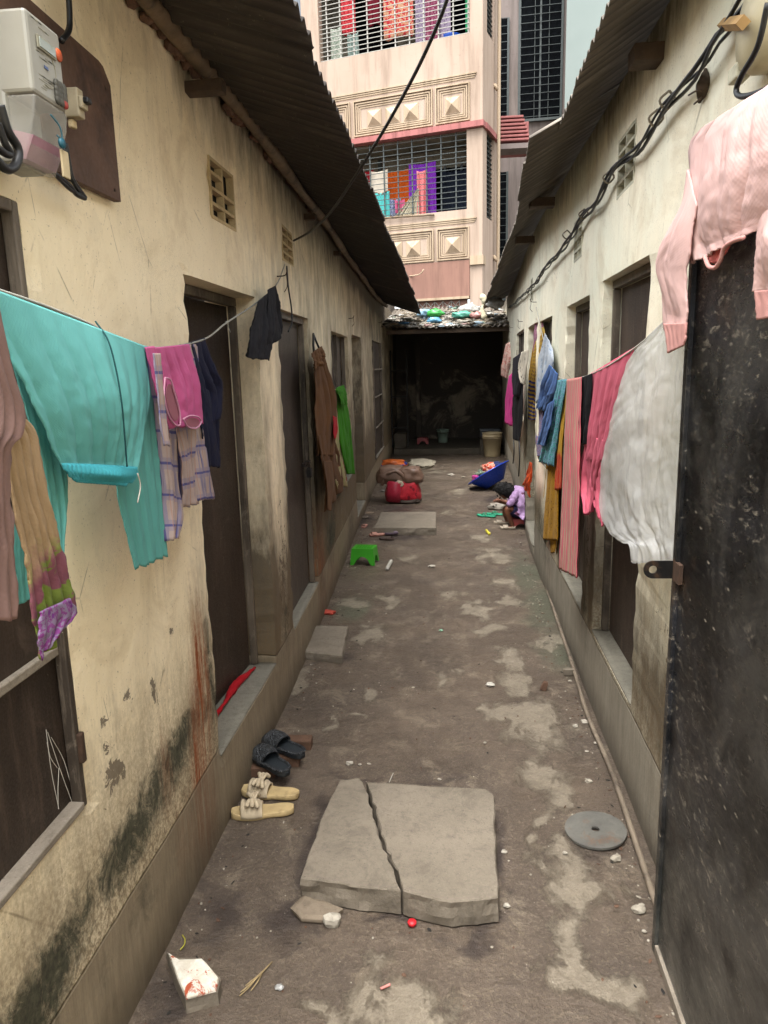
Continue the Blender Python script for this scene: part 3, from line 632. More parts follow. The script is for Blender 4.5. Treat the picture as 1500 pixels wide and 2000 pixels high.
mb = MB(); fbox(mb, -3.9, .04, 6.11, 6.215, -.10, .12); fbox(mb, .001, .06, 6.11, 6.215, .121, 1.2); mb.build('ledge', M_PINK, AP)
mb = MB(); fbox(mb, -.25, .03, 3.55, 3.72, -.05, .16); fbox(mb, -3.85, -.27, 2.90, 2.948, -.05, .15); mb.build('moulding', M_FACR, AP)
def relief(z0, z1, parts, ztop):
    mb = MB()
    for i in range(3): fbox(mb, -3.84+.02*i, -.12-.02*i, ztop-.035*i-.022, ztop-.035*i, -.03+.008*i, -.0005)
    mb.build('moulding', M_FACR, AP)
    for a, b, n in parts:
        mb = MB(); 
        # stepped frame
        for k, (ins, d) in enumerate(((0, .045), (.05, .032), (.09, .022), (.13, .012))):
            t_ = .022; A, B_, C, D = a+ins, b-ins, z0+ins, z1-ins
            fbox(mb, A, B_, C, C+t_, -d, 0); fbox(mb, A, B_, D-t_, D, -d, 0); fbox(mb, A, A+t_, C+t_, D-t_, -d, 0); fbox(mb, B_-t_, B_, C+t_, D-t_, -d, 0)
        w_ = .31; cs = [(a+b)/2+(i-(n-1)/2)*(w_+.09) for i in range(n)]; zc = (z0+z1)/2-.02
        for s in cs:
            h = w_/2; fbox(mb, s-h, s+h, zc-h, zc+h, -.012, 0)
            vs = [Bp(s-h+.01, zc-h+.01, -.013), Bp(s+h-.01, zc-h+.01, -.013), Bp(s+h-.01, zc+h-.01, -.013), Bp(s-h+.01, zc+h-.01, -.013), Bp(s, zc, -.10)]
            mb.add(vs, [(0, 1, 4), (1, 2, 4), (2, 3, 4), (3, 0, 4)])
        mb.build('relief_panel', M_FACR, AP)
relief(6.26, 6.94, [(-.95, -.25, 1), (-2.72, -1.01, 3), (-3.5, -2.80, 1)], 7.10)
relief(3.68, 4.30, [(-.95, -.27, 1), (-2.72, -1.02, 3), (-3.5, -2.80, 1)], 4.46)
def grille(name, s0, s1, z0, z1, ver, dz, mat, d=.07, gaps=True):
    mb = MB()
    for s in ver: fbox(mb, s-.012, s+.012, z0, z1, d-.01, d+.01)
    z = z0+.03; segs = [s0]+list(ver)+[s1]
    while z < z1:
        mb.add([], []); fbox(mb, s0, s1, z-.006, z+.006, d-.022, d-.0105); z += dz
    return mb.build(name, mat, AP)
gr = grille('window_grille', -3.46, -.26, 7.8, 9.6, [-3.3+.30*i for i in range(11)], .085, M_GRL)
grille('window_grille', -3.5, -.33, 4.65, 6.09, [-3.35+.31*i for i in range(10)], .105, M_GRD)
mb = MB()
for z0, z1 in ((4.5, 6.15), (7.9, 9.5)):
    z = z0+.05
    while z < z1-.02: 
        vs = None; fbox(mb, -.06, -.04, z, z+.012, .34, .95); z += .09
    for k in range(4): fbox(mb, -.075, -.061, z0, z1, .36+.18*k, .375+.18*k)
mb.build('side_window_grille', M_GRD, AP)
mb = MB(); fbox(mb, -.155, -.10, 4.5, 6.15, .3405, .9495); fbox(mb, -.155, -.10, 7.9, 9.5, .3405, .9495); mb.build('side_window_pane', M_GLASS, AP)
mb = MB()                                                       # balcony doors and windows behind
for a, b, z0, z1 in ((-1.5, -.35, 4.36, 5.75), (-3.2, -2.2, 7.46, 9.4), (-1.35, -.4, 7.46, 9.4), (-.9, -.5, 7.46, 9.0)): (lambda m_: (fbox(m_, a, b, z0, z1, 1.21, 1.249), m_.build('balcony_door', M_GLASS, AP)))(MB()) if a != -.9 else None
mb = MB()
for s in (-1.52, -1.15, -.78): fbox(mb, s, s+.045, 4.36, 5.78, 1.17, 1.209)
fbox(mb, -2.7, -2.62, 4.36, 6.1, 1.2, 1.249); mb.build('door_mullion', M_GRD, AP)
# lattice window at the bottom
mb = MB(); fbox(mb, -1.75, -.33, 1.6, 2.9, .06, .08); mb.build('lattice_backing', M_BROWN, AP)
mb = MB()
for i in range(9):
    s = -1.75+.18*i
    for (p0, p1) in (((s, 2.88), (s+.18, 2.68)), ((s+.18, 2.68), (s, 2.45)), ((s, 2.88), (s, 2.4)), ((s+.18, 2.88), (s+.09, 2.78))):
        if max(p0[0], p1[0]) > -.33: continue
        mb.tube([Bp(p0[0], p0[1], .04), Bp(p1[0], p1[1], .04)], .008, 4)
mb.build('lattice', M_GRL, AP)
mb = MB(); P = [Bp(.10, z, .95+.0*z) for z in (0, 2, 3.5)]+[Bp(.10, z, .95) for z in (5, 6.9, 7.0, 9.9)]; mb.tube(P, .035, 8, 40)
for z in (3.72, 7.05): mb.tube([Bp(.0, z+.1, .95), Bp(.08, z, .95)], .04, 8); 
mb.build('down_pipe', M_FACR, AP, True)
# stub of a plastic pipe on brown panel
mb = MB(); mb.tube([Bp(-1.55, 3.42, -.03), Bp(-1.35, 3.42, -.12), Bp(-1.25, 3.45, -.15), Bp(-1.2, 3.52, -.15)], .012, 6, 10); mb.build('pipe_stub', M_FACR, AP, True)
# neighbours
def plain_building(name, label, p0, p1, z1, depth, mat, wins=()):
    r = thing(name, (p0[0], p0[1], 0), label, 'building'); P0 = Vector(p0); P1 = Vector(p1); u = (P1-P0).normalized(); n = Vector((-u.y, u.x))
    def bb(mb, a, b, z0, zz, d0, d1):
        q = [P0+u*a+n*d0, P0+u*b+n*d0, P0+u*b+n*d1, P0+u*a+n*d1]; vs = [(k.x, k.y, z) for z in (z0, zz) for k in q]
        mb.add(vs, [(3, 2, 1, 0), (4, 5, 6, 7), (0, 1, 5, 4), (1, 2, 6, 5), (2, 3, 7, 6), (3, 0, 4, 7)])
    mb = MB(); bb(mb, 0, (P1-P0).length, 0, z1, 0, depth); mb.build('wall', mat, r)
    for a, b, z0, zz in wins:
        mb = MB(); bb(mb, a, b, z0, zz, -.03, -.002); f = mb.build('window', M_GLASS, r)
        mb = MB(); z = z0+.04
        while z < zz: bb(mb, a, b, z, z+.010, -.075, -.06); z += .17
        k = a
        while k < b: bb(mb, k, k+.012, z0, zz, -.0595, -.045); k += .33
        mb.build('window_bar', M_GRD, f)
        mb = MB(); bb(mb, a-.05, a, z0, zz, -.06, -.002); bb(mb, b, b+.05, z0, zz, -.06, -.002); bb(mb, a-.05, b+.05, z0-.06, z0-.001, -.08, -.002); bb(mb, (a+b)/2-.02, (a+b)/2+.02, z0, zz, -.044, -.031); mb.build('window_frame', M_GRD, f)
    return r
M_GREYW = facade_mat('grey_pink_wall', H('#6e6460'), H('#7d726c'), H('#544c46')); M_GREENW = facade_mat('pale_green_weathered_wall', H('#b9c8c4'), H('#cbd6d2'), H('#5d6a60'))
M_BLUEW = facade_mat('grey_blue_wall', H('#6f7780'), H('#7d858e'), H('#555'+'b62'))
t_ = NT('mouldy_green_wall'); p_ = t_.pos(); z_ = t_.n_out(p_)[2]
mk_ = t_.m2('ADD', t_.m2('MULTIPLY', t_.noise(p_, 1.6, 9, .8), 1.0), t_.ramp(z_, 8, 4.5, -.18, .16))
M_GREENW = t_.fin(t_.mix(t_.ramp(mk_, .5, .68), t_.mix(t_.noise(p_, 1, 4), H('#6f7b77'), H('#7f8985')), H('#38423c')), .85)
B2 = plain_building('house', 'grey pink house with a tall dark barred window right of the peach block', (.95, 19.5), (3.4, 19.3), 16, 3, M_GREYW, [(.66, 1.6, 7.35, 10.4), (.02, .35, 3.2, 6.2), (.02, .35, 7.0, 9.6)])
B3 = plain_building('house', 'pale green weathered wall with dark mould streaks high above the right roof', (2.42, 17.6), (5.5, 17.0), 16, 3, M_GREENW)
B4 = plain_building('house', 'grey blue house glimpsed left of the peach block', (-9, 19.0), (-3.6, 21.0), 15, 3, M_BLUEW)
# side wing of neighbour with stacked windows and pink striped sunshade
mb = MB(); A = gy(971, 238, 17.3); B_ = gy(1013, 272, 17.3)
for i in range(7):
    z0 = 6.72-.075*i; mb.box((1.18+.0, 17.3+.0, z0), (.62+.05*i, .55, .045))
mb.box((1.2, 17.75, 6.45), (.9, .4, .62))
mb.build('sunshade', M_PINK, B2, bevel=.01)
mb = MB(); mb.box((1.28, 17.2, 6.12), (.84, .5, .10)); mb.build('sunshade_slab', M_GREYW, B2)

# ------------------------------------------------------------------ clothes hanging inside the barred balconies
def fabm(name, h, **k): return fabric(name, H(h), **k)
def hang(name, label, s0, s1, z0, z1, d, mat, seed, amp=.02, k=4, group='clothes in the barred balconies', sh=None):
    mb = MB()
    def fn(u, v):
        ss = s0+(s1-s0)*u
        if sh: ss += sh(u, v)
        dd = d+amp*(.3+.7*v)*math.sin(u*2*math.pi*k+seed)+amp*.6*math.sin(u*2*math.pi*k*1.7+v*2+seed*2)
        z = z1+(z0-z1)*v+.02*math.sin(u*9+seed)*v - .03*math.sin(math.pi*u)*(1-v)
        return Bp(ss, z, dd)
    mb.grid(fn, 26, 20, lambda u, v: (u*abs(s1-s0), v*abs(z1-z0)))
    o = mb.build(name, mat, None, True, solid=.004); return tag(o, label, 'laundry', group)
RC = random.Random(3)
hang('shirt', 'red printed cloth at the left of the upper barred balcony', -3.1, -2.78, 8.35, 9.8, .35, fabm('red_print', '#b32330', pat='floral', col2=H('#c94a4e'), col3=H('#8d1420'), ps=14), 1)
hang('curtain', 'dark red curtain behind bars of the upper balcony', -2.6, -2.28, 8.5, 9.9, .5, fabm('dark_red_cloth', '#6d0f22'), 2)
hang('kurta', 'bright red dress with floral hem in the middle of the upper balcony', -2.15, -1.5, 8.1, 9.9, .32, fabm('bright_red_cloth', '#d1101c', pat='hem', col2=H('#b8323a'), col3=H('#c79a7a'), ps=12, bottom=1.0), 3)
hang('sari', 'lilac patterned cloth with a maroon stripe in the upper balcony', -1.45, -.72, 7.6, 9.9, .3, fabm('lilac_print', '#8d7f94', pat='floral', col2=H('#9d8fa2'), col3=H('#6d6478'), ps=16), 4)
hang('sari_border', 'maroon flowered stole over the lilac cloth of the upper balcony', -1.22, -.95, 7.75, 9.9, .26, fabm('maroon_print', '#7d2a4c', pat='floral', col2=H('#9c5a72'), col3=H('#c3a0ae'), ps=22), 5)
hang('towel', 'green towel at the right end of the upper balcony', -.42, -.29, 7.95, 9.2, .3, fabm('green_cloth', '#3aa06c'), 6, k=2)
hang('cloth', 'white patterned cloth low on the left of the upper balcony', -3.32, -3.05, 7.75, 8.5, .25, fabm('white_print', '#b5b9ac', pat='floral', col2=H('#8c9a8a'), col3=H('#c7cabf'), ps=12), 7, k=2)
hang('cloth', 'grey print cloth beside the white one in the upper balcony', -2.95, -2.7, 7.8, 8.35, .3, fabm('grey_print', '#6f7f78', pat='floral', col2=H('#8fa098'), col3=H('#33403c'), ps=14), 8, k=2)
hang('curtain', 'orange cloth hanging in the lower barred balcony', -2.55, -1.62, 4.75, 5.68, .55, fabm('orange_cloth', '#cf5a12'), 9, k=5)
hang('cloth', 'dark red cloth beside the orange one in the lower balcony', -2.75, -2.5, 4.8, 5.72, .45, fabm('crimson_cloth', '#9c1420'), 10, k=2)
hang('sari', 'purple sheet in the middle of the lower barred balcony', -1.66, -1.07, 4.62, 5.70, .35, fabm('purple_cloth', '#7d2fb0', var=.3), 11, k=5)
hang('towel', 'cream folded towel above turquoise cloth in the lower balcony', -2.44, -2.05, 5.15, 5.60, .12, fabm('cream_towel', '#c9bfae'), 12, k=1, amp=.012)
hang('trousers', 'turquoise cloth under the cream towel in the lower balcony', -2.42, -2.03, 4.4, 5.18, .13, fabm('turquoise_cloth', '#54b8b4'), 13, k=3)
hang('shirt', 'blue grey bundle beside turquoise cloth in the lower balcony', -2.05, -1.78, 4.68, 5.02, .15, fabm('slate_cloth', '#55607f', pat='floral', col2=H('#8a90a8'), col3=H('#39405a'), ps=14), 14, k=2)
hang('shirt', 'pink crumpled cloth beside the blue bundle in the lower balcony', -1.9, -1.68, 4.72, 4.98, .11, fabm('pink_crumple', '#c0597c'), 15, k=3)
hang('scarf', 'salmon pink scarf hanging before the purple sheet', -1.42, -1.22, 4.62, 5.50, .13, fabm('salmon_cloth', '#d87f80'), 16, k=2, amp=.03)
hang('cloth', 'beige gathered cloth fanning out at the lower balcony sill', -2.0, -1.36, 4.55, 5.15, .09, fabm('beige_stripe', '#b3aa90', pat='stripe', col2=H('#98907a'), col3=H('#c5bda6'), ps=20), 17, k=5, sh=lambda u, v: (1-v)*(1-u)*.62)
hang('curtain', 'dark navy curtain at the right of the lower balcony', -1.12, -.40, 4.45, 5.62, .9, fabm('dark_navy_cloth', '#232a38'), 18, k=9, amp=.03)
mb = MB(); mb.tube([Bp(-2.5, 4.60, -.03), Bp(-1.9, 4.61, -.05), Bp(-1.0, 4.58, -.04)], .022, 6, 12); tag(mb.build('bamboo_stick', M_BAMBOO, None, True, jitter=.01), 'crooked stick lying along the sill of the lower balcony', 'stick')
mb = MB(); mb.lathe(Bp(-.75, 7.46, .45), [(.16, 0), (.19, .1), (.2, .5), (.21, .52), (.19, .53)], 20); tag(mb.build('barrel', basic('blue_plastic', H('#1c4fb0'), .4, .2), None, True), 'blue plastic drum standing in the upper balcony', 'drum')

# ------------------------------------------------------------------ kitchen shed closing the alley
KB = thing('kitchen_shed', (-.1, 13, 0), 'open soot blackened cooking shed under rubbish covered tin at the end', 'shed')
mb = MB(); mb.box((-.15, 15.05, 1.2), (2.7, .15, 3.0)); mb.build('back_wall', M_SOOT, KB)
for xs_ in (-1.26, 1.08):
    mb = MB(); mb.slab((xs_, 14.0), (xs_, 15.0), 0, 2.9, .15); mb.build('side_wall', M_SOOT, KB)
mb = MB(); mb.box((-.12, 14.0, .05), (1.98, 1.8, .11)); mb.box((.62, 13.25, .13), (.36, .5, .30)); mb.box((-1.0, 13.4, .2), (.22, .3, .34)); mb.build('hearth_step', conc('sooty_cement', H('#4a443a'), H('#5d564a')), KB, bevel=.01)
mb = MB(); mb.box((-.72, 14.6, 1.0), (.1, .1, 2.0)); mb.build('post', M_SOOT, KB)
def kroof(u, v):
    x = -1.2+2.35*u; y = 11.5+3.7*v
    return Vector((x, y+mn.noise(Vector((x*2, 0, 0)))*.05*(1-v), 2.17-.02*u+.34*v*3.7/3.7*1.6+.016*math.sin(x*2*math.pi/.085)+mn.noise(Vector((x*1.5, y, 4)))*.03))
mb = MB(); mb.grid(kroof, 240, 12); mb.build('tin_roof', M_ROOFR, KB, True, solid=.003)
mb = MB(); mb.box((-.05, 11.62, 2.10), (2.0, .06, .06)); mb.build('beam', M_WOOD, KB)
mb = MB()
for z in (.5, 1.05, 1.5): mb.box((-.98, 13.0, z), (.3, .02, .02))
mb.box((-.84, 13.0, 1.0), (.025, .03, 1.7)); mb.box((-1.12, 13.0, 1.0), (.025, .03, 1.7)); mb.build('rack', M_DARK, KB)
# rubbish on that roof
TM = [basic('litter_%s' % n, H(h), .6, .5, 20, .3) for n, h in (('grey', '#6f6a5f'), ('tan', '#6b5f4c'), ('white', '#8f8c84'), ('dust', '#4f4a41'), ('pink', '#7c625c'), ('green', '#5f7565'), ('blue', '#65757e'))]
R_ = random.Random(5); mb = MB()
for i in range(900):
    u = R_.random(); v = R_.random()**1.6*.55+.005; p = kroof(u, v); dens = min(1, max(.15, 1.1-abs(u-.52)*1.6))
    if R_.random() > dens: continue
    mb.cur = R_.choices(range(7), [5, 5, 4, 5, 1.2, 1, .8])[0]; s = R_.uniform(.02, .085)
    vs, fs = crumple(p+Vector((0, 0, s*.2+R_.random()*.10*dens*(v*3+.15))), (s, s*R_.uniform(.3, 1), s*R_.uniform(.15, .4)), i*1.3, sub=2 if i % 3 == 0 else 1); mb.add(vs, fs)
tag(mb.build('rubbish', TM, None), 'heap of faded rubbish and dust covering the kitchen shed roof', 'rubbish', kind='stuff')
def bag(px, py, y, r, col, label, name='plastic_bag', tr=0):
    c = gy(px, py, y); vs, fs = crumple(c, r, px*.37); mb = MB(); mb.add(vs, fs)
    return tag(mb.build(name, basic('crinkled_plastic', H(col), .35, .35, 14, .4), None, True), label, 'bag')
bag(850, 612, 12.2, (.13, .1, .07), '#2f8a3a', 'bright green plastic bag lying on the shed roof rubbish', 'plastic_bag')
bag(829, 612, 12.3, (.11, .1, .07), '#6f8ea0', 'light blue and white plastic bag at left on the shed roof')
bag(915, 605, 12.5, (.16, .12, .09), '#98958d', 'large off white plastic sack topmost on the shed roof')
bag(903, 615, 12.0, (.17, .1, .06), '#3f806e', 'teal green plastic sheet crumpled in middle of shed roof')
bag(848, 626, 11.9, (.11, .1, .05), '#4a7c96', 'sky blue plastic scrap below the green bag on shed roof')
bag(932, 616, 11.9, (.12, .1, .06), '#8d645e', 'dusty pink plastic scrap right of the teal sheet')
bag(780, 633, 11.7, (.18, .12, .03), '#2f5a7a', 'dark blue plastic scrap at the left corner of shed roof')
mb = MB(); P0 = [gy(px, py, 11.2) for px, py in [(942, 575), (945, 590), (942, 605), (947, 622)]]
mb.tube(P0, lambda t: .03+.015*math.sin(t*9), 8, 20); tag(mb.build('rag', basic('pale_rag', H('#b5ad92'), .9, .3, 20, .4), None, True, jitter=.02), 'pale twisted rag hanging from the right eave corner', 'rag')
bag(968, 592, 10.9, (.12, .1, .08), '#8e8c86', 'grey silver plastic bag tucked under the far right eave')
# ------------------------------------------------------------------ hanging laundry (each garment is a folded sheet hanging in its own vertical plane)
def strip(mb, Lp, Rp, plane, side, nu=40, nv=50, amp=.018, k=4, seed=0, off=0.0, top=.15, hemw=.007, tw=0.0, bulge=0.0, crink=0.0):
    a, b = plane; a = a+side*off
    L = cr([gab(p[0], p[1], a, b) for p in Lp], nv); R = cr([gab(p[0], p[1], a, b) for p in Rp], nv)
    n = Vector((side, -side*b, 0)).normalized(); wid = max((L[i]-R[i]).length for i in range(nv)); hei = sum((L[i+1]-L[i]).length for i in range(nv-1))
    def fn(u, v):
        j = min(int(v*(nv-1)+.5), nv-1); p = L[j].lerp(R[j], u); w_ = (L[j]-R[j]).length
        rmp = top+(1-top)*min(1, v*2.2)
        # hanging folds: round crests, narrow valleys, each fading in and out
        uu = u+.10*mn.noise(Vector((u*1.7, v*1.1, seed)))+.03*math.sin(v*2.6+seed)
        g1_ = .55+.9*abs(mn.noise(Vector((u*k*.8, v*1.4, seed+11))))
        f = (abs(math.sin(math.pi*k*uu+seed))**.75-.6)*1.15*g1_
        f += .34*(abs(math.sin(math.pi*k*2.35*uu+seed*1.7+v))**.8-.6)*(.4+mn.noise(Vector((u*5, v*2.2, seed+5))))
        f += .55*mn.noise(Vector((u*2.6, v*2.2, seed+3)))+.16*mn.noise(Vector((u*11, v*8, seed+7)))+.10*mn.noise(Vector((u*27, v*16, seed+9)))
        q = p+n*(amp*rmp*f*1.15+bulge*math.sin(math.pi*u)*math.sin(math.pi*min(v*1.1, 1))+tw*(u-.5)*v)
        if crink: q += n*crink*(mn.fractal(Vector((u*3.5, v*9, seed)), 1, 2, 3)+.8*abs(mn.noise(Vector((u*5+v*7, v*12, seed)))))
        if v > .9: q.z += (mn.noise(Vector((u*wid*16, seed, 0)))+.5*mn.noise(Vector((u*wid*50, seed, 3))))*hemw*(v-.9)*10
        e = (u < .02 or u > .98)
        if e: q += Vector((0, mn.noise(Vector((v*7, seed, u)))*.006+mn.noise(Vector((v*25, seed, u)))*.003, 0))
        return q
    mb.grid(fn, nu, nv, lambda u, v: (u*wid+seed*.37, v*hei))
def cloth(name, label, cat, strips, mat, plane, side, group=None, parent=None, solid=.0025, **kw):
    mb = MB()
    for i, s in enumerate(strips):
        d = dict(kw); d.update(s[2] if len(s) > 2 else {}); d.setdefault('seed', i*1.7+len(label or name)*.31)
        strip(mb, s[0], s[1], plane, side, **d)
    o = mb.build(name, mat, parent, True, solid=solid)
    return tag(o, label, cat, group) if label else o
PL = (-.541, -.079); GL = 'laundry on the left clothesline'; GR = 'laundry on the right clothesline'
# left clothesline
mb = MB(); LP = [gab(*p, *PL) for p in [(-260, 500), (0, 568), (150, 622), (285, 678), (395, 664), (443, 630), (500, 592), (540, 556)]]+[gw(556, 517, XL, .02)]
mb.tube(LP, .0028, 6, 60); kn = gab(443, 630, *PL); mb.lathe(kn-Vector((0, 0, .006)), [(0, 0), (.006, .003), (.006, .009), (0, .012)], 8)
mb.tube([kn, kn+Vector((0, .012, -.012)), kn+Vector((.004, .02, -.03))], .0012, 5, 6)
tag(mb.build('clothesline', basic('grey_cord', H('#8f8f86'), .7, .2), None, True), 'thin grey cord sagging along the left wall with clothes on it', 'clothesline')
TEAL = fabric('teal_jersey', H('#63aaa7'), var=.10, trans=.12, crk=.2); TEALD = fabric('teal_cotton', H('#5ea39d'), var=.12, trans=.15); TEALB = fabric('teal_waist', H('#3c9aa6'), var=.15, trans=.1)
tr = thing('trousers', gab(150, 622, *PL), 'teal drawstring trousers folded over the left clothesline, waistband hanging down', 'trousers', GL)
cloth('body', None, None, [([(-25, 560), (12, 680), (62, 800), (105, 880), (128, 922)], [(286, 677), (291, 770), (279, 850), (266, 905), (262, 925)], dict(nu=110, nv=80, amp=.0085, k=7, seed=2.3, top=.0, bulge=.022))], TEAL, PL, 1, parent=tr, off=.03)
cloth('waistband', None, None, [([(122, 905), (127, 920), (145, 938)], [(267, 912), (265, 930), (256, 943)], dict(nu=170, nv=10, amp=.0026, k=24, seed=4, top=1, bulge=.010, hemw=.001)), ([(130, 918), (150, 942)], [(262, 925), (245, 949)], dict(nu=100, nv=8, amp=.002, k=18, seed=6, top=1, hemw=.001))], TEALB, PL, 1, parent=tr, off=.040, solid=.004)
cloth('leg', None, None, [([(0, 600), (35, 760), (72, 900), (96, 1010), (112, 1092)], [(70, 650), (112, 800), (128, 950), (129, 1010), (119, 1086)], dict(k=3, amp=.010))], TEALD, PL, 1, parent=tr, off=.0)
cloth('leg', None, None, [([(215, 690), (222, 900), (228, 960), (245, 1040), (262, 1113)], [(289, 680), (298, 800), (313, 960), (326, 1086)], dict(k=4, amp=.007, nu=60, nv=70))], TEALD, PL, 1, parent=tr, off=-.005)
mb = MB(); mb.tube([gab(*p, PL[0], PL[1])+Vector((.052+o, 0, 0)) for p, o in (((168, 628), -.035), ((165, 665), -.01), ((170, 720), .0), ((176, 790), .006), ((185, 860), .004), ((194, 912), .0))], .0016, 5, 40); mb.build('seam', fabric('dark_seam', H('#1f4a4c')), tr, True)
mb = MB(); mb.tube([gab(202, 925, *PL)+Vector((.065, 0, 0)), gab(207, 950, *PL)+Vector((.066, 0, 0)), gab(203, 982, *PL)+Vector((.064, 0, 0))], .0013, 5, 12); mb.build('drawstring', M_WHITEP, tr, True)
cloth('trouser_leg', 'narrow teal cloth end showing under the tan dress at the left edge', 'cloth', [([(8, 1000), (24, 1100), (32, 1182)], [(42, 1000), (52, 1100), (60, 1172)], dict(k=2, amp=.006))], TEALD, (-.60, -.085), 1, GL)
MAUVE = fabric('mauve_cotton', H('#806660'), pat='hem', col2=H('#a8939b'), col3=H('#b8375a'), ps=30, bottom=.44, var=.2)
TANC = fabric('tan_sheer_floral', H('#a08768'), pat='hem', col2=H('#6f7f35'), col3=H('#7c4a56'), ps=22, bottom=.21, var=.25)
PURP = fabric('purple_hem', H('#7a3a7a'), pat='floral', col2=H('#80708a'), col3=H('#6a2f78'), ps=60)
dr = thing('dress', gab(0, 600, -.49, -.08), 'mauve and tan dress with flowery purple hem at the left picture edge', 'dress', GL)
PD = (-.475, -.08)
cloth('bodice', None, None, [([(-120, 540), (-120, 850), (-100, 1230)], [(-4, 590), (16, 700), (44, 800), (40, 850), (14, 880), (16, 1000), (22, 1120), (24, 1205)], dict(k=6, amp=.012, nu=60, nv=80, bulge=.01))], MAUVE, PD, 1, parent=dr)
cloth('sleeve', None, None, [([(8, 858), (18, 960), (42, 1080), (52, 1160), (72, 1290)], [(44, 812), (68, 848), (86, 950), (118, 1080), (140, 1200)], dict(k=4, amp=.012, nv=90, nu=50))], TANC, PD, 1, parent=dr, off=-.01)
cloth('hem', None, None, [([(78, 1195), (72, 1240), (79, 1290)], [(136, 1168), (146, 1200), (100, 1250)], dict(k=3, amp=.007, nu=24, nv=24))], PURP, PD, 1, parent=dr, off=.004)
PLD = fabric('plaid_cotton', H('#b3a09a'), pat='plaid', col2=H('#948a9c'), col3=H('#5c5a8c'), ps=17, var=.25)
PS_ = (-.541, -.079)
cloth('plaid_cloth', 'pink and violet plaid cloth hanging below the pink top on the left line', 'cloth', [
    ([(284, 676), (298, 780), (312, 900), (320, 980), (325, 1057)], [(330, 678), (338, 800), (350, 930), (358, 1000), (346, 1050)], dict(k=3, amp=.018)),
    ([(318, 678), (330, 820), (348, 930), (356, 990)], [(362, 676), (372, 800), (380, 900), (386, 985)], dict(k=3, amp=.02)),
    ([(352, 672), (362, 800), (374, 900), (382, 980)], [(385, 672), (398, 800), (410, 890), (421, 972)], dict(k=2, amp=.016))], PLD, PS_, 1, GL, off=.0)
cloth('vest', 'bright pink sleeveless top folded over the left clothesline', 'top', [
    ([(290, 680), (312, 735), (330, 790), (334, 832)], [(368, 672), (384, 735), (391, 790), (396, 828)], dict(k=4, amp=.012, nu=50)),
    ([(283, 678), (300, 760), (318, 812), (330, 838)], [(300, 676), (322, 750), (345, 815), (353, 830)], dict(k=2, amp=.008, off=.035))],
    fabric('pink_jersey', H('#c75f92'), var=.15), PS_, 1, GL, off=.03)
vb = [o for o in bpy.data.objects if o.name == 'vest'][0]
mb = MB()
for lp in ([(322, 738), (321, 775), (330, 812), (343, 830), (352, 828), (350, 800), (340, 765), (333, 742), (322, 738)], [(358, 818), (372, 812), (388, 815), (393, 824), (384, 836), (368, 834), (358, 818)]):
    mb.tube([gab(a, b, PS_[0]+.052, PS_[1]) for a, b in lp], .0022, 5, 40)
mb.build('binding', fabric('pale_pink_trim', H('#c98fa8')), vb, True)
mb = MB()
for cx_, cy_2, rx_, ry_ in ((337, 786, 11, 36), (376, 825, 14, 9)):
    mb.add([gab(cx_+rx_*math.cos(q)-(0 if ry_ < 20 else 6*math.sin(q)*-1), cy_2+ry_*math.sin(q), PS_[0]+.049, PS_[1]) for q in np.linspace(0, 2*math.pi, 25)[:-1]], [tuple(range(24))])
mb.build('armhole_lining', fabric('dull_rose_lining', H('#9a5f6c')), vb, solid=.001)
cloth('plaid_belt', 'narrow plaid sash hanging between the teal trousers and the pink top', 'sash', [([(299, 690), (306, 760), (312, 830), (318, 870)], [(312, 690), (318, 760), (325, 830), (330, 872)], dict(k=1, amp=.004, nu=12))], PLD, PS_, 1, GL, off=.07)
cloth('navy_shirt', 'dark navy shirt at the right end of the sagging left line', 'shirt', [
    ([(360, 672), (374, 740), (384, 800), (390, 860)], [(398, 660), (414, 720), (430, 760), (428, 812)], dict(k=3, amp=.018)), ([(372, 740), (388, 830), (400, 912)], [(418, 770), (428, 840), (433, 915)], dict(k=2, amp=.012))], fabric('navy_cotton', H('#14172e'), var=.2, trans=.02), PS_, 1, GL)
cloth('jeans', 'charcoal jeans hung high on the left line before the doors', 'jeans', [
    ([(503, 590), (492, 640), (484, 698)], [(530, 566), (531, 630), (524, 704)], dict(k=3, amp=.02)), ([(522, 566), (518, 640), (520, 690)], [(538, 558), (548, 610), (551, 652)], dict(k=2, amp=.018))],
    fabric('charcoal_denim', H('#141318'), pat='stripe', col2=H('#1a191d'), col3=H('#0f0e11'), ps=40, trans=.0), PS_, 1, GL, off=.03)
# clothes on nails of the left wall
def wp(off): return None
PWm = (-.745-.02, -.02)
def on_wall(name, label, cat, px, strips, mat, dist=.05, side=1, F=XL, **kw):
    p = gw(px[0], px[1], F, side*dist); b = (F(p.y+.3)-F(p.y-.3))/.6; a = p.x-b*p.y
    return cloth(name, label, cat, strips, mat, (a, b), side, 'clothes hung on the walls', **kw)
on_wall('brown_shirt', 'crumpled brown shirt hanging from a strap on the left wall', 'shirt', (640, 800), [
    ([(612, 686), (616, 760), (618, 830), (622, 890)], [(628, 676), (648, 760), (654, 820), (650, 890)], dict(k=3, amp=.03)), ([(620, 850), (630, 940), (636, 1000)], [(650, 850), (664, 900), (672, 950)], dict(k=3, amp=.025)), ([(632, 900), (638, 960), (640, 995)], [(648, 900), (652, 950), (646, 998)], dict(k=1, amp=.01, off=.03)), ([(608, 690), (612, 720)], [(628, 678), (634, 712)], dict(k=2, amp=.03, off=.03))],
    fabric('rust_brown_cotton', H('#6d4a2a'), var=.4), .06)
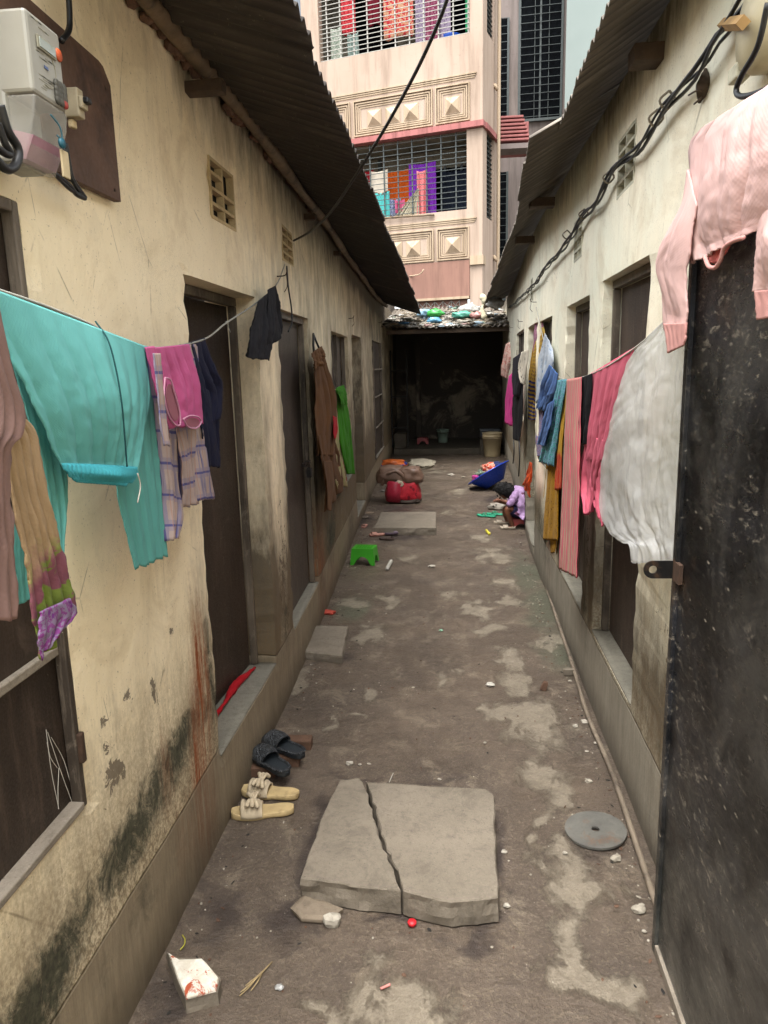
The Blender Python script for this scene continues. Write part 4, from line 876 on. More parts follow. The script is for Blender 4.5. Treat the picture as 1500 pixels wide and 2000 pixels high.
on_wall('floral_cloth', 'cream floral cloth with red patch between the brown shirt and green dress', 'cloth', (660, 860), [
    ([(650, 760), (655, 860), (652, 930), (656, 955)], [(657, 760), (668, 860), (675, 920), (678, 950)], dict(k=3, amp=.02))], fabric('cream_floral', H('#b59f7a'), pat='floral', col2=H('#a2a06a'), col3=H('#a03428'), ps=11, var=.3), .05)
on_wall('red_cloth', 'small red rag tucked beside the brown shirt', 'rag', (655, 830), [([(650, 812), (651, 840), (652, 858)], [(657, 815), (659, 840), (657, 855)], dict(k=1, amp=.01))], fabric('red_rag', H('#b51f2a')), .09)
on_wall('green_dress', 'vivid green dress hanging over the barred window on the left', 'dress', (675, 840), [
    ([(656, 760), (662, 820), (668, 880), (676, 925)], [(672, 752), (680, 810), (687, 870), (691, 926)], dict(k=4, amp=.025)), ([(657, 757), (664, 790)], [(671, 752), (678, 790)], dict(k=2, amp=.02, off=.03))], fabric('vivid_green', H('#3f8a16'), var=.3), .06)
mb = MB()
a_ = gw(612, 652, XL, .02); mb.tube([a_, gw(618, 668, XL, .04), gw(628, 690, XL, .06)], .007, 6, 10); mb.tube([a_, gw(612, 672, XL, .04), gw(614, 692, XL, .06)], .007, 6, 10)
tag(mb.build('bag_strap', M_BLACKPL, None, True), 'dark strap looped over a nail above the brown shirt', 'strap')
# right clothesline
PR = (.43, .035)
mb = MB(); RP = [Vector((.59, 1.72, 1.80)), gab(1275, 650, .49, .02), gab(1240, 680, *PR), gab(1185, 716, *PR), gab(1140, 736, *PR), gab(1105, 742, *PR), gab(1082, 725, *PR), gab(1064, 672, *PR), gw(1047, 600, XR, -.03)]
mb.tube(RP, .003, 6, 70); tag(mb.build('clothesline', basic('white_cord', H('#a9a79c'), .7, .2), None, True), 'cord from the black gate along the right wall loaded with clothes', 'clothesline')
PK = fabric('rose_pink_cotton', H('#cf6277'), var=.15, trans=.2)
cloth('pink_dress', 'rose pink dress behind the clear plastic sheet on the right line', 'dress', [
    ([(1155, 729), (1150, 800), (1146, 850), (1141, 900)], [(1240, 678), (1222, 740), (1200, 820), (1182, 900)], dict(k=5, amp=.012, nu=60)),
    ([(1146, 850), (1138, 900), (1136, 950), (1147, 1004)], [(1182, 860), (1168, 920), (1160, 960), (1156, 1000)], dict(k=4, amp=.02)), ([(1160, 870), (1158, 940), (1164, 990)], [(1195, 840), (1180, 940), (1180, 1030)], dict(k=4, amp=.02, off=-.01))], PK, PR, -1, GR)
cloth('black_shirt', 'black shirt squeezed between the striped scarf and pink dress', 'shirt', [([(1134, 738), (1130, 800), (1128, 862)], [(1156, 729), (1151, 800), (1145, 868)], dict(k=3, amp=.015))], fabric('black_cotton', H('#0a0a0d'), trans=0), (PR[0]-.01, PR[1]), -1, GR)
STRP = fabric('pink_striped_crepe', H('#cf5f6c'), pat='stripe', col2=H('#b59a80'), col3=H('#c7828a'), ps=34, var=.12)
cloth('striped_scarf', 'long pink and beige striped scarf, lowest hanging on the right line', 'scarf', [([(1107, 741), (1102, 880), (1098, 1000), (1095, 1112)], [(1137, 736), (1135, 860), (1133, 1000), (1130, 1130)], dict(k=5, amp=.016, nu=70, nv=80, top=.5))], STRP, (PR[0]-.02, PR[1]), -1, GR)
YL = fabric('mustard_cotton', H('#b8860f'), pat='floral', col2=H('#b8860f'), col3=H('#7a4a0a'), ps=30, var=.25)
cloth('mustard_trousers', 'long mustard yellow trousers hanging low on the right line', 'trousers', [
    ([(1080, 740), (1070, 850), (1062, 960), (1055, 1052)], [(1106, 742), (1098, 850), (1094, 960), (1090, 1056)], dict(k=3, amp=.02, nv=80)), ([(1066, 980), (1067, 1040), (1065, 1076)], [(1092, 980), (1091, 1040), (1086, 1080)], dict(k=2, amp=.012, off=-.02))], YL, (PR[0]+.02, PR[1]), -1, GR)
cloth('golden_blouse', 'golden yellow top with orange hem beside the striped scarf', 'top', [([(1098, 742), (1093, 830), (1086, 900), (1084, 958)], [(1109, 741), (1104, 830), (1100, 900), (1097, 955)], dict(k=2, amp=.014))], fabric('golden_cotton', H('#c79a2e'), pat='hem', col2=H('#c8521e'), col3=H('#c0381a'), ps=20, bottom=.50), (PR[0]-.005, PR[1]), -1, GR)
cloth('floral_dress', 'turquoise and violet floral dress next to the blue jeans on the right line', 'dress', [([(1090, 742), (1079, 790), (1066, 850), (1054, 902)], [(1108, 740), (1101, 790), (1092, 850), (1084, 911)], dict(k=3, amp=.02))], fabric('turquoise_floral', H('#3fa39c'), pat='floral', col2=H('#86b8d0'), col3=H('#6a52a8'), ps=17), (PR[0]-.01, PR[1]), -1, GR)
DN_ = fabric('blue_denim', H('#4a6ea8'), var=.35, trans=.02)
cloth('blue_jeans', 'faded blue denim shorts on the right line', 'shorts', [([(1073, 712), (1057, 755), (1046, 796)], [(1090, 730), (1083, 770), (1068, 804)], dict(k=3, amp=.025)), ([(1070, 790), (1060, 830), (1051, 868)], [(1084, 780), (1077, 830), (1068, 872)], dict(k=2, amp=.02, off=.01))], DN_, (PR[0]-.015, PR[1]), -1, GR)
cloth('white_shirt', 'white shirt with blue print above the denim shorts', 'shirt', [([(1064, 650), (1053, 700), (1047, 790)], [(1072, 665), (1080, 705), (1070, 760)], dict(k=3, amp=.02))], fabric('white_blue_cotton', H('#c3ccd6'), pat='floral', col2=H('#c3ccd6'), col3=H('#7f9ec0'), ps=12), (PR[0]-.0, PR[1]), -1, GR)
cloth('patterned_cloth', 'blue and orange patterned cloth hanging under the white shirt', 'cloth', [([(1045, 800), (1046, 850), (1050, 890)], [(1060, 800), (1062, 850), (1060, 893)], dict(k=2, amp=.015))], fabric('blue_orange_print', H('#5a5f95'), pat='floral', col2=H('#9a8a9a'), col3=H('#a85a3a'), ps=26), (PR[0]+.01, PR[1]), -1, GR)
cloth('checked_cloth', 'yellow checked sarong with blue border bunched high on the nail', 'sarong', [([(1046, 668), (1038, 740), (1033, 820)], [(1062, 648), (1056, 720), (1044, 822)], dict(k=3, amp=.025))], fabric('yellow_check', H('#c29c35'), pat='check', col2=H('#8a6a35'), col3=H('#3f3f78'), ps=22, bottom=.50), (.47, .03), -1, GR)
cloth('yellow_cloth', 'plain deep yellow cloth behind the checked sarong', 'cloth', [([(1042, 670), (1033, 740), (1031, 808)], [(1046, 668), (1041, 740), (1038, 812)], dict(k=1, amp=.015))], fabric('deep_yellow', H('#c08f16')), (.475, .03), -1, GR)
cloth('pale_yellow_cloth', 'pale yellow net cloth fanning right of the checked sarong', 'cloth', [([(1058, 640), (1058, 670), (1060, 700)], [(1062, 638), (1070, 670), (1080, 715)], dict(k=2, amp=.012))], fabric('pale_yellow', H('#c7a64e')), (.48, .03), -1, GR)
cloth('mauve_cloth', 'dusty pink cloth knotted at the nail above the checked sarong', 'cloth', [([(1049, 600), (1044, 650), (1042, 690)], [(1055, 600), (1059, 640), (1054, 680)], dict(k=2, amp=.02))], fabric('dusty_pink', H('#a86a86'), pat='floral', col2=H('#b88a9a'), col3=H('#7a4a6a'), ps=20), (.48, .03), -1, GR)
# far cluster on the right wall
PF = (.575, 0); GF = 'clothes hung far along the right wall'
for nm, lb, ct, L_, R_2, mt, of in [
    ('red_white_cloth', 'red and white patterned cloth, farthest of the right wall clothes', 'cloth', [(988, 672), (983, 705), (979, 734)], [(996, 668), (998, 705), (991, 740)], fabric('red_white_print', H('#b5655c'), pat='floral', col2=H('#c9b8a8'), col3=H('#a83a35'), ps=18), -.02),
    ('magenta_scarf', 'bright magenta scarf hanging far along the right wall', 'scarf', [(994, 735), (988, 780), (986, 826)], [(1003, 726), (1002, 780), (999, 833)], fabric('magenta_cotton', H('#c42580')), .0),
    ('black_dress', 'long black dress beside the magenta scarf on right wall', 'dress', [(1004, 745), (1001, 800), (1004, 858)], [(1023, 740), (1021, 800), (1016, 864)], fabric('black_jersey', H('#08080a'), trans=0), -.01),
    ('grey_shirt', 'dark grey shirt over the black dress far on the right', 'shirt', [(1002, 700), (1001, 735), (1002, 770)], [(1016, 690), (1017, 735), (1012, 775)], fabric('dark_grey_cotton', H('#242228')), .01),
    ('spotted_cloth', 'white cloth with dark spots above the black dress', 'cloth', [(1018, 688), (1013, 720), (1018, 748)], [(1032, 682), (1030, 720), (1026, 752)], fabric('white_spotted', H('#c3baa8'), pat='floral', col2=H('#c3baa8'), col3=H('#3a3432'), ps=10), .02)]:
    cloth(nm, lb, ct, [(L_, R_2, dict(k=3, amp=.02, nu=24, nv=30, off=of))], mt, PF, -1, GF)
mb = MB()
for px in ((1003, 860, 905), (1014, 860, 930)): mb.tube([gab(px[0], px[1], .575), gab(px[0]+1, (px[1]+px[2])/2, .575), gab(px[0]-1, px[2], .575)], .006, 5, 8)
tag(mb.build('dangling_strap', M_BLACKPL, None, True), 'black straps dangling below the black dress', 'strap')
on_wall('orange_cloth', 'orange cloth hanging low at the right wall above the child', 'cloth', (1030, 930), [([(1035, 902), (1027, 930), (1021, 948)], [(1040, 905), (1039, 935), (1037, 972)], dict(k=2, amp=.03))], fabric('bright_orange', H('#d8521a')), .08, -1, XR)

# ------------------------------------------------------------------ black gate leaf, sweatshirt, plastic sheet
t = NT('scuffed_black_gate'); p = t.pos(); pp = t.sc(p, 1, .38, 1); a = t.noise(t.sc(p, 1, 2.2, 2.6), 1, 9, .68, .3); b = t.noise(pp, 22, 9, .82, .2); sx = t.noise(t.sc(p, 1, 9, 22), 1, 9, .85, .6)
c = t.mix(t.ramp(a, .44, .64), H('#0a0b0d'), H('#2e2f33')); c = t.mix(t.m2('MULTIPLY', t.m2('MULTIPLY', t.ramp(b, .56, .64), t.ramp(a, .40, .60)), .55), c, H('#6a6152')); c = t.mix(t.m2('MULTIPLY', t.m2('MULTIPLY', t.ramp(sx, .58, .66), t.ramp(t.noise(p, 3.3, 5), .42, .58)), .7), c, H('#8f8678')); c = t.mix(t.m2('MULTIPLY', t.m2('MULTIPLY', t.ramp(t.noise(pp, 48, 6, .8, .6), .56, .62), t.ramp(a, .45, .6)), .8), c, H('#a39a8a'))
c = t.mix(t.m2('MULTIPLY', t.ramp(t.vor(pp, 34), .15, .07), t.m2('MULTIPLY', t.ramp(b, .5, .56), .8)), c, H('#a89f90')); c = t.mix(t.m2('MULTIPLY', t.ramp(t.noise(p, 5, 6, .7), .6, .7), .35), c, H('#4d3a28'))
c = t.mix(t.m2('MULTIPLY', t.ramp(t.m2('ADD', t.n_out(p)[2], t.m2('MULTIPLY', b, .5)), .65, .25), .35), c, H('#4e5350'))
c = t.mix(t.m2('MULTIPLY', t.ramp(t.noise(t.sc(p, 1, 1.3, .8), 2.6, 9, .7, .6), .46, .62), .42), c, H('#5c5a55')); c = t.mix(t.m2('MULTIPLY', t.m2('MULTIPLY', t.ramp(t.n_out(p)[2], .55, .1), t.ramp(a, .42, .58)), .7), c, H('#6b685f'))
M_GATE = t.fin(c, t.ramp(b, .4, .7, .25, .6), t.bump(t.m2('ADD', a, b), .25, .006), .2, .5)
GX = .55; GT = gab(1372, 256, .515).z; gt = thing('gate', (GX, 1.0, 0), 'open scuffed black metal gate leaf in the right foreground', 'gate')
mb = MB(); mb.slab((GX, .98), (GX, 1.775), .03, GT-.01, .012); mb.build('sheet', M_GATE, gt, jitter=.004, js=3)
mb = MB(); mb.slab((GX, 1.775), (GX, 1.80), .0, GT, .032); mb.slab((GX+.012, .98), (GX+.012, 1.005), .0, GT, .03); mb.slab((GX+.014, 1.006), (GX+.014, 1.774), GT-.03, GT, .03); mb.build('gate_frame', M_GATE, gt, bevel=.002)
mb = MB(); mb.slab((GX-.001, .98), (GX-.001, 1.774), .0, .029, .03); mb.build('bottom_rail', M_LEDGE, gt, bevel=.002)
# hasp plate with a hole: annular rounded plate
hc = Vector((GX-.012, 1.792, gab(1325, 1110, GX).z))
mb = MB(); n = 40; out = []; inn = []; W_h, H_h = .075, .0225
for i in range(n):
    q = 2*math.pi*i/n; cq, sq_ = math.cos(q), math.sin(q)
    if cq < 0: oy, oz = -(W_h-H_h)+cq*H_h, sq_*H_h
    else:
        k = 1/max(abs(cq), abs(sq_)); oy, oz = -(W_h-H_h)*(1-min(1, cq*k)), sq_*k*H_h if abs(sq_*k) < 1 else math.copysign(H_h, sq_)
    out.append((oy, oz)); inn.append((-(W_h-H_h)+cq*.010, sq_*.010))
vs = [hc+Vector((a, dy, b)) for dy in (-.0025, .0025) for L_ in (out, inn) for a, b in L_]; fs = []
for i in range(n):
    j = (i+1) % n; fs += [(i, j, n+j, n+i), (2*n+i, 3*n+i, 3*n+j, 2*n+j), (i, 2*n+i, 2*n+j, j), (n+i, n+j, 3*n+j, 3*n+i)]
mb.add(vs, fs); mb.build('hasp', M_IRON, gt)
mb = MB(); mb.tube([Vector((GX-.012, 1.787, hc.z-.028)), Vector((GX-.012, 1.787, hc.z+.028))], .006, 8); mb.box((GX-.012, 1.762, hc.z), (.010, .04, .048)); mb.build('hasp_hinge', M_RUST, gt, jitter=.0015, js=60)
# sweatshirt over the gate
SW = fabric('pink_fleece', H('#d3b0aa'), var=.08, trans=.06, weave=500, rough=.95, crk=.10); SWD = fabric('salmon_cuff', H('#c38f88'), var=.1, trans=.05, weave=700, crk=.1)
ss = thing('sweatshirt', gab(1400, 240, .5), 'pale pink fleece sweatshirt thrown over the top of the black gate', 'sweatshirt')
PG = (.515, 0)
cloth('body', None, None, [([(1372, 250), (1350, 285), (1345, 340), (1341, 400), (1337, 470), (1352, 514)], [(1590, 110), (1590, 170), (1590, 230), (1590, 290), (1560, 380), (1530, 428)], dict(nu=110, nv=90, k=5, amp=.011, seed=3.1, top=.25, bulge=.02))], SW, PG, -1, parent=ss, solid=.004)
cloth('back', None, None, [([(1372, 250), (1350, 285), (1348, 360)], [(1590, 110), (1590, 170), (1590, 260)], dict(nu=30, nv=20, k=3, amp=.008, seed=3.1))], SW, (GX+.03, 0), 1, parent=ss, solid=.004)
cloth('sleeve', None, None, [([(1345, 330), (1336, 395), (1312, 450), (1289, 512), (1296, 580), (1299, 645)], [(1362, 400), (1356, 450), (1350, 500), (1344, 540), (1342, 600), (1339, 640)], dict(nu=40, nv=70, k=1.3, amp=.010, seed=1.2, off=.012, bulge=.025))], SW, PG, -1, parent=ss, solid=.004)
cloth('sleeve', None, None, [([(1484, 395), (1484, 450), (1479, 520), (1474, 572)], [(1575, 380), (1565, 560)], dict(nu=40, nv=50, k=1.5, amp=.008, seed=5.2, off=-.004, bulge=.02))], SW, PG, -1, parent=ss, solid=.004)
cloth('cuff', None, None, [([(1297, 632), (1302, 660), (1305, 690)], [(1341, 630), (1340, 655), (1337, 674)], dict(nu=30, nv=16, k=4, amp=.0016, seed=2, off=.018, top=1, hemw=.001))], SWD, PG, -1, parent=ss, solid=.004)
cloth('cuff', None, None, [([(1475, 568), (1478, 600), (1480, 625)], [(1560, 560), (1560, 610)], dict(nu=30, nv=14, k=4, amp=.0016, seed=2, off=.004, top=1, hemw=.001))], SWD, PG, -1, parent=ss, solid=.004)
# neck opening ring near the hem corner
mb = MB(); q = [gab(*p, .495) for p in [(1376, 500), (1384, 520), (1398, 522), (1408, 505), (1414, 485), (1430, 472), (1452, 464)]]; mb.tube(q, .0042, 8, 30)
mb.build('neckband', SWD, ss, True)
cloth('inner_fold', None, None, [([(1380, 498), (1386, 515)], [(1440, 462), (1408, 510)], dict(nu=20, nv=12, k=2, amp=.006, off=-.004))], fabric('salmon_inner', H('#c96a62')), PG, -1, parent=ss)
# clear plastic sheet
t = NT('clear_plastic_film'); p = t.obj(); b1 = t.noise(t.sc(p, 1, .45, 1), 9, 8, .75, 1.6); b2 = t.vor(t.sc(p, 1, 1, .6), 11, 'DISTANCE_TO_EDGE')
b3 = t.vor(t.sc(p, 1, 1.6, .8), 24, 'F1'); nn = t.bump(t.m2('ADD', t.m2('ADD', b1, t.m2('MULTIPLY', b2, .9)), t.m2('MULTIPLY', b3, .3)), .32, .03)
t.fin(H('#fafbfb'), .07, nn, 0, 1.0); tb = t.n('ShaderNodeBsdfTransparent'); tb.inputs[0].default_value = (.9, .92, .93, 1); tl = t.n('ShaderNodeBsdfTranslucent'); tl.inputs[0].default_value = (.95, .95, .95, 1)
mx = t.n('ShaderNodeMixShader'); mx.inputs[0].default_value = .5; t.t.links.new(t.b.outputs[0], mx.inputs[1]); t.t.links.new(tl.outputs[0], mx.inputs[2])
m3 = t.n('ShaderNodeMixShader'); t.lk(t.ramp(t.noise(p, 4, 4), .35, .65, .34, .56), m3.inputs[0]); t.t.links.new(tb.outputs[0], m3.inputs[1]); t.t.links.new(mx.outputs[0], m3.inputs[2]); gl = t.n('ShaderNodeBsdfGlossy'); gl.inputs['Roughness'].default_value = .13; t.lk(nn, gl.inputs['Normal']); m4 = t.n('ShaderNodeMixShader'); lw = t.n('ShaderNodeLayerWeight'); lw.inputs[0].default_value = .35; t.lk(nn, lw.inputs['Normal']); t.lk(t.ramp(lw.outputs['Facing'], 0, 1, .05, .25), m4.inputs[0]); t.t.links.new(m3.outputs[0], m4.inputs[1]); t.t.links.new(gl.outputs[0], m4.inputs[2]); t.t.links.new(m4.outputs[0], t.out.inputs[0])
M_FILM = t.m; PP = (.58+.2975, -.17)
cloth('plastic_sheet', 'large translucent plastic sheet hanging between the pink dress and black gate', 'plastic sheet', [
    ([(1285, 640), (1235, 700), (1208, 780), (1188, 860), (1174, 930), (1172, 980), (1185, 1030), (1215, 1058), (1235, 1065), (1240, 1098)], [(1352, 560), (1352, 680), (1350, 800), (1345, 900), (1342, 1000), (1338, 1112)], dict(nu=120, nv=130, k=.9, amp=.014, seed=8.1, top=.3, crink=.006))], M_FILM, PP, -1, solid=.0008)

# ------------------------------------------------------------------ cables, nails, meter
mb = MB(); P = [gy(890, -60, 1.9), gy(862, 30, 2.1), gy(810, 145, 2.3), gy(745, 262, 2.6), gy(690, 350, 2.9), gy(645, 415, 3.2), gy(606, 452, 3.5)]+[gw(574, 470, XL, .02)]
mb.tube(P, .0055, 8, 90); tag(mb.build('power_cable', M_BLACKPL, None, True), 'thick black cable sagging across the alley into the second left vent', 'cable')
mb = MB(); mb.tube([gw(560, 520, XL, .03), gw(563, 560, XL, .04), gw(569, 600, XL, .04), gw(570, 630, XL, .04), gw(563, 648, XL, .03)], .004, 6, 30)
tag(mb.build('hanging_wire', M_BLACKPL, None, True), 'short black wire dangling from the second left vent', 'wire')
pts = [(1500, -80), (1432, 40), (1405, 70), (1370, 130), (1330, 175), (1296, 215), (1268, 262), (1240, 300), (1205, 325), (1188, 348), (1165, 395), (1140, 418), (1120, 455), (1107, 475), (1085, 502), (1062, 528), (1045, 555), (1020, 578), (1003, 595), (992, 602)]
for j in range(3):
    mb = MB(); base = cr([gw(px, py, XR, -.035) for px, py in pts], 140); tw = []
    for i, q in enumerate(base):
        ph = i*.42+j*2.1; r = .009+.007*mn.noise(Vector((i*.13, j, 0))); tw.append(q+Vector((math.cos(ph)*r, math.sin(ph*.35)*r*.3, math.sin(ph)*r+.018*mn.noise(Vector((i*.09, j*5, 2)))))) 
    mb.tube(tw, .0062-.001*j, 6); tag(mb.build('power_cable', M_BLACKPL, None, True), ['thickest black cable of the twisted bundle along the right wall', 'middle cable of the twisted bundle along the right wall', 'thinnest cable wound round the bundle along the right wall'][j], 'cable', 'cables bundled under the right eave')
for (px, py) in [(1304, 195), (1282, 230), (1189, 346), (1107, 458), (1140, 418)]:
    c = gw(px, py, XR, -.035); mb = MB(); mb.tube([c+Vector((.0, -.012, .02)), c+Vector((-.022, 0, 0)), c+Vector((0, .012, -.02)), c+Vector((.02, 0, 0)), c+Vector((.0, -.012, .02))], .0035, 5, 16)
    tag(mb.build('cable_tie', basic('dusty_tape', H('#7d7462'), .8), None, True), 'dusty tie wrapped round the cable bundle on the right wall', 'cable tie', 'ties round the right cable bundle')
mb = MB(); mb.tube([gw(1412, 48, XR, -.02), gw(1452, 44, XR, -.10)], .013, 4); tag(mb.build('wooden_peg', basic('raw_wood', H('#a58350'), .7), None), 'short pale wooden peg holding cables on the upper right wall', 'peg')
# oval junction box top right with cable loop
jb = gw(1475, 50, XR, -.045); jt = thing('lamp_box', jb, 'round dusty cream electric box at the top right corner', 'electric box')
mb = MB(); Rm = Matrix.Rotation(math.radians(90), 3, 'Y'); mb.lathe(jb+Vector((.04, 0, 0)), [(.085, 0), (.085, -.03), (.075, -.05), (.03, -.06), (0.001, -.061)], 32, Rm); mb.build('cover', basic('dusty_cream_plastic', H('#b3a988'), .5, .2, 10, .1), jt, True)
mb = MB(); mb.box(jb+Vector((-.0, .07, -.06)), (.03, .05, .03)); mb.build('terminal', M_VR, jt, bevel=.004)
mb = MB(); mb.tube([gab(1500, 5, .54), gab(1480, 90, .54), gab(1450, 145, .54), gab(1438, 175, .54), gab(1446, 188, .54), gab(1475, 183, .54), gab(1510, 165, .54), gab(1560, 120, .54)], .0055, 8, 50); tag(mb.build('cable_loop', M_BLACKPL, None, True), 'black cable loop hanging at the top right above the sweatshirt', 'cable')
def wallbit(px, F, side, lab, name='nail'):
    c = gw(px[0], px[1], F, side*.0); mb = MB(); s = side
    mb.tube([c, c+Vector((s*.04, 0, .004)), c+Vector((s*.05, 0, .025))], .003, 5, 8); mb.tube([c+Vector((s*.045, 0, .01)), c+Vector((s*.04, .03, -.01)), c+Vector((s*.05, -.02, -.05)), c+Vector((s*.03, .01, -.07))], .002, 5, 16)
    tag(mb.build(name, M_RUST, None, True), lab, 'nail')
wallbit((541, 540), XL, 1, 'bent nail with wire where the left clothesline is tied'); wallbit((681, 622), XL, 1, 'rusty nail above the left barred window')
wallbit((739, 630), XL, 1, 'rusty hook on the far left wall near the shed'); wallbit((1021, 628), XR, -1, 'rusty hook above the far right window'); wallbit((1048, 590), XR, -1, 'nail with knotted rags on the right wall'); wallbit((1002, 640), XR, -1, 'small hook at the far end of the right wall')
mb = MB(); c0 = gw(1375, 150, XR, -.004); mb.tube([gw(1378, 135, XR, -.004), gw(1374, 165, XR, -.01), gw(1366, 200, XR, -.006)], lambda t: .016*math.sin(math.pi*min(max(t, .05), .95))+.002, 6, 14); mb.tube([gw(1374, 178, XR, -.01), gw(1360, 178, XR, -.03), gw(1345, 186, XR, -.03)], .0025, 5, 10); mb.tube([gw(1370, 190, XR, -.01), gw(1362, 198, XR, -.03), gw(1356, 203, XR, -.03)], .0025, 5, 10)
tag(mb.build('wooden_plug', M_WOOD, None, True), 'splintered dark wooden plug with nails high on the right wall', 'wall plug')
# electricity meter on its board
XB = -.82; bd = thing('meter_board', (XB+.012, 1.5, 2.1), 'brown board bent over the left wall behind the electricity meter', 'board')
mb = MB(); y0b, y1b = 1.16, 1.79; q = [(y0b, 2.0), (y1b, 2.0), (y1b, 2.255), (y1b-.03, 2.285), (y1b-.05, 2.29), (y0b, 2.30)]
vs = [(XB+.008, a, b) for a, b in q]+[(XB+.026, a, b) for a, b in q]; n = len(q)
mb.add(vs, [tuple(range(n))[::-1], tuple(range(n, 2*n))]+[(i, (i+1) % n, n+(i+1) % n, n+i) for i in range(n)]); M_MB = basic('brown_masonite', H('#5a4234'), .75, .35, 9, .2, dirt=H('#3d2c24')); mb.build('panel', M_MB, bd, bevel=.001)
mb = MB()
for a, b in ((y1b-.03, 2.02), (y1b-.03, 2.24), (1.30, 2.02)): mb.lathe((XB+.026, a, b), [(.004, 0), (.003, .002)], 8, Rm.inverted(), cap1=True)
mb.build('screw', M_IRON, bd)
M_MET = basic('meter_white_plastic', H('#918f85'), .45, .12, 6, .03, dirt=H('#8f8c80')); M_METS = basic('meter_side_plastic', H('#86826f'), .5, .15)
# meter: front face plane x = XF, built from measured corners
XF = -.69
def mp(px, py): return gab(px, py, XF)
m_tl = mp(48, 18); m_tr = mp(120, 75); m_bl = mp(70, 318); m_br = mp(125, 315)
ya, yb = m_tl.y, mp(131, 215).y; zt, zb = mp(48, 18).z, mp(64, 318).z
zt_ = mp(120, 85).z+.012
me_ = thing('electricity_meter', (XB+.03, (ya+yb)/2, zb), 'grey white prepaid electricity meter with keypad and clear terminal cover', 'meter')
yA, yB = ya, yb; zT = zt_; zM = mp(130, 222).z; zB = mp(105, 328).z
prof = [(XF, zT), (XF, zM), (XF-.004, zM-.03), (XF-.02, zB+.03), (XF-.035, zB), (XB+.027, zB+.0), (XB+.027, zT)]
def prism(mb, prof, y0, y1):
    n = len(prof); vs = [(x, y0, z) for x, z in prof]+[(x, y1, z) for x, z in prof]
    mb.add(vs, [tuple(range(n)), tuple(range(n, 2*n))[::-1]]+[((i+1) % n, i, n+i, n+(i+1) % n) for i in range(n)])
mb = MB(); prism(mb, [(XF, zT), (XF, zM+.002), (XF-.05, zM+.002), (XF-.05, zB+.004), (XB+.027, zB+.004), (XB+.027, zT)], yA, yB); mb.build('case', M_MET, me_, bevel=.006)
t = NT('clear_terminal_cover'); t.fin(H('#b9b8ae'), .15, t.bump(t.noise(t.obj(), 30, 4), .1, .003), 0, .6); tb = t.n('ShaderNodeBsdfTransparent'); m3 = t.n('ShaderNodeMixShader'); m3.inputs[0].default_value = .30; t.t.links.new(tb.outputs[0], m3.inputs[1]); t.t.links.new(t.b.outputs[0], m3.inputs[2]); t.t.links.new(m3.outputs[0], t.out.inputs[0])
mb = MB(); prism(mb, [(XF+.001, zM), (XF-.003, zM-.03), (XF-.019, zB+.03), (XF-.034, zB), (XF-.049, zB+.001), (XF-.049, zM)], yA+.001, yB-.001); mb.build('terminal_cover', t.m, me_, bevel=.004)
mb = MB(); prism(mb, [(XF-.012, zB+.045), (XF-.030, zB+.008), (XF-.048, zB+.008), (XF-.048, zB+.055)], yA+.006, yB-.006); mb.build('terminal_label', basic('pink_paper', H('#9c7480'), .7), me_)
def face(ya_, yb_, za_, zb_, d, mat, name, par=me_):
    mb = MB(); mb.slab((XF+.001+d/2, ya_), (XF+.001+d/2, yb_), za_, zb_, d); return mb.build(name, mat, par, bevel=.0008)
W = yB-yA; Hh = zT-zM
fy = lambda u: yA+W*u; fz = lambda v: zM+Hh*v
sc_ = face(fy(.22), fy(.76), fz(.60), fz(.76), .003, M_METS, 'screen_bezel'); face(fy(.26), fy(.72), fz(.62), fz(.74), .0045, basic('lcd_glass', H('#8d948a'), .2, .05), 'screen', sc_)
mb = MB(); M_KEY = basic('grey_rubber_key', H('#4f4d44'), .6)
for r in range(4):
    for c in range(3):
        if (r, c) == (3, 2): continue
        mb.lathe((XF+.001, fy(.70+.11*c), fz(.30-.065*r)), [(.0085, 0), (.008, .003), (.004, .004)], 12, Rm.inverted() if False else Matrix.Rotation(math.radians(90), 3, 'Y'), cap1=True)
mb.build('keypad', M_KEY, me_, True)
mb = MB(); mb.lathe((XF+.001, fy(.92), fz(.105)), [(.0085, 0), (.008, .003), (.004, .004)], 12, Matrix.Rotation(math.radians(90), 3, 'Y'), cap1=True); mb.build('red_key', basic('red_rubber_key', H('#a33'+'a30'), .5), me_, True)
mb = MB(); mb.lathe((XF+.001, fy(.88), fz(.71)), [(.011, 0), (.010, .002)], 14, Matrix.Rotation(math.radians(90), 3, 'Y'), cap1=True); mb.build('round_sticker', basic('orange_sticker', H('#c75a30'), .5), me_, True)
mb = MB(); R0 = [Vector((XF+.0003, fy(.46)+math.cos(q)*.030, fz(.42)+math.sin(q)*.030)) for q in np.linspace(-1.9, 1.9, 24)]; mb.tube(R0, .0009, 4)
mb.build('ring_print', M_METS, me_)
face(fy(.38), fy(.50), fz(.40), fz(.44), .0008, basic('blue_emblem', H('#4a5a80'), .4), 'emblem')
mb = MB(); rr = random.Random(2)
for i in range(26):
    v = rr.choice([.93, .90, .87, .84, .56, .53, .50, .28, .25, .22, .19, .16, .13]); u = rr.uniform(.08, .55); l = rr.uniform(.05, .22); mb.slab((XF+.0003, fy(u)), (XF+.0003, fy(u+l)), fz(v), fz(v)+.0014, .0004)
mb.build('small_print', M_METS, me_)
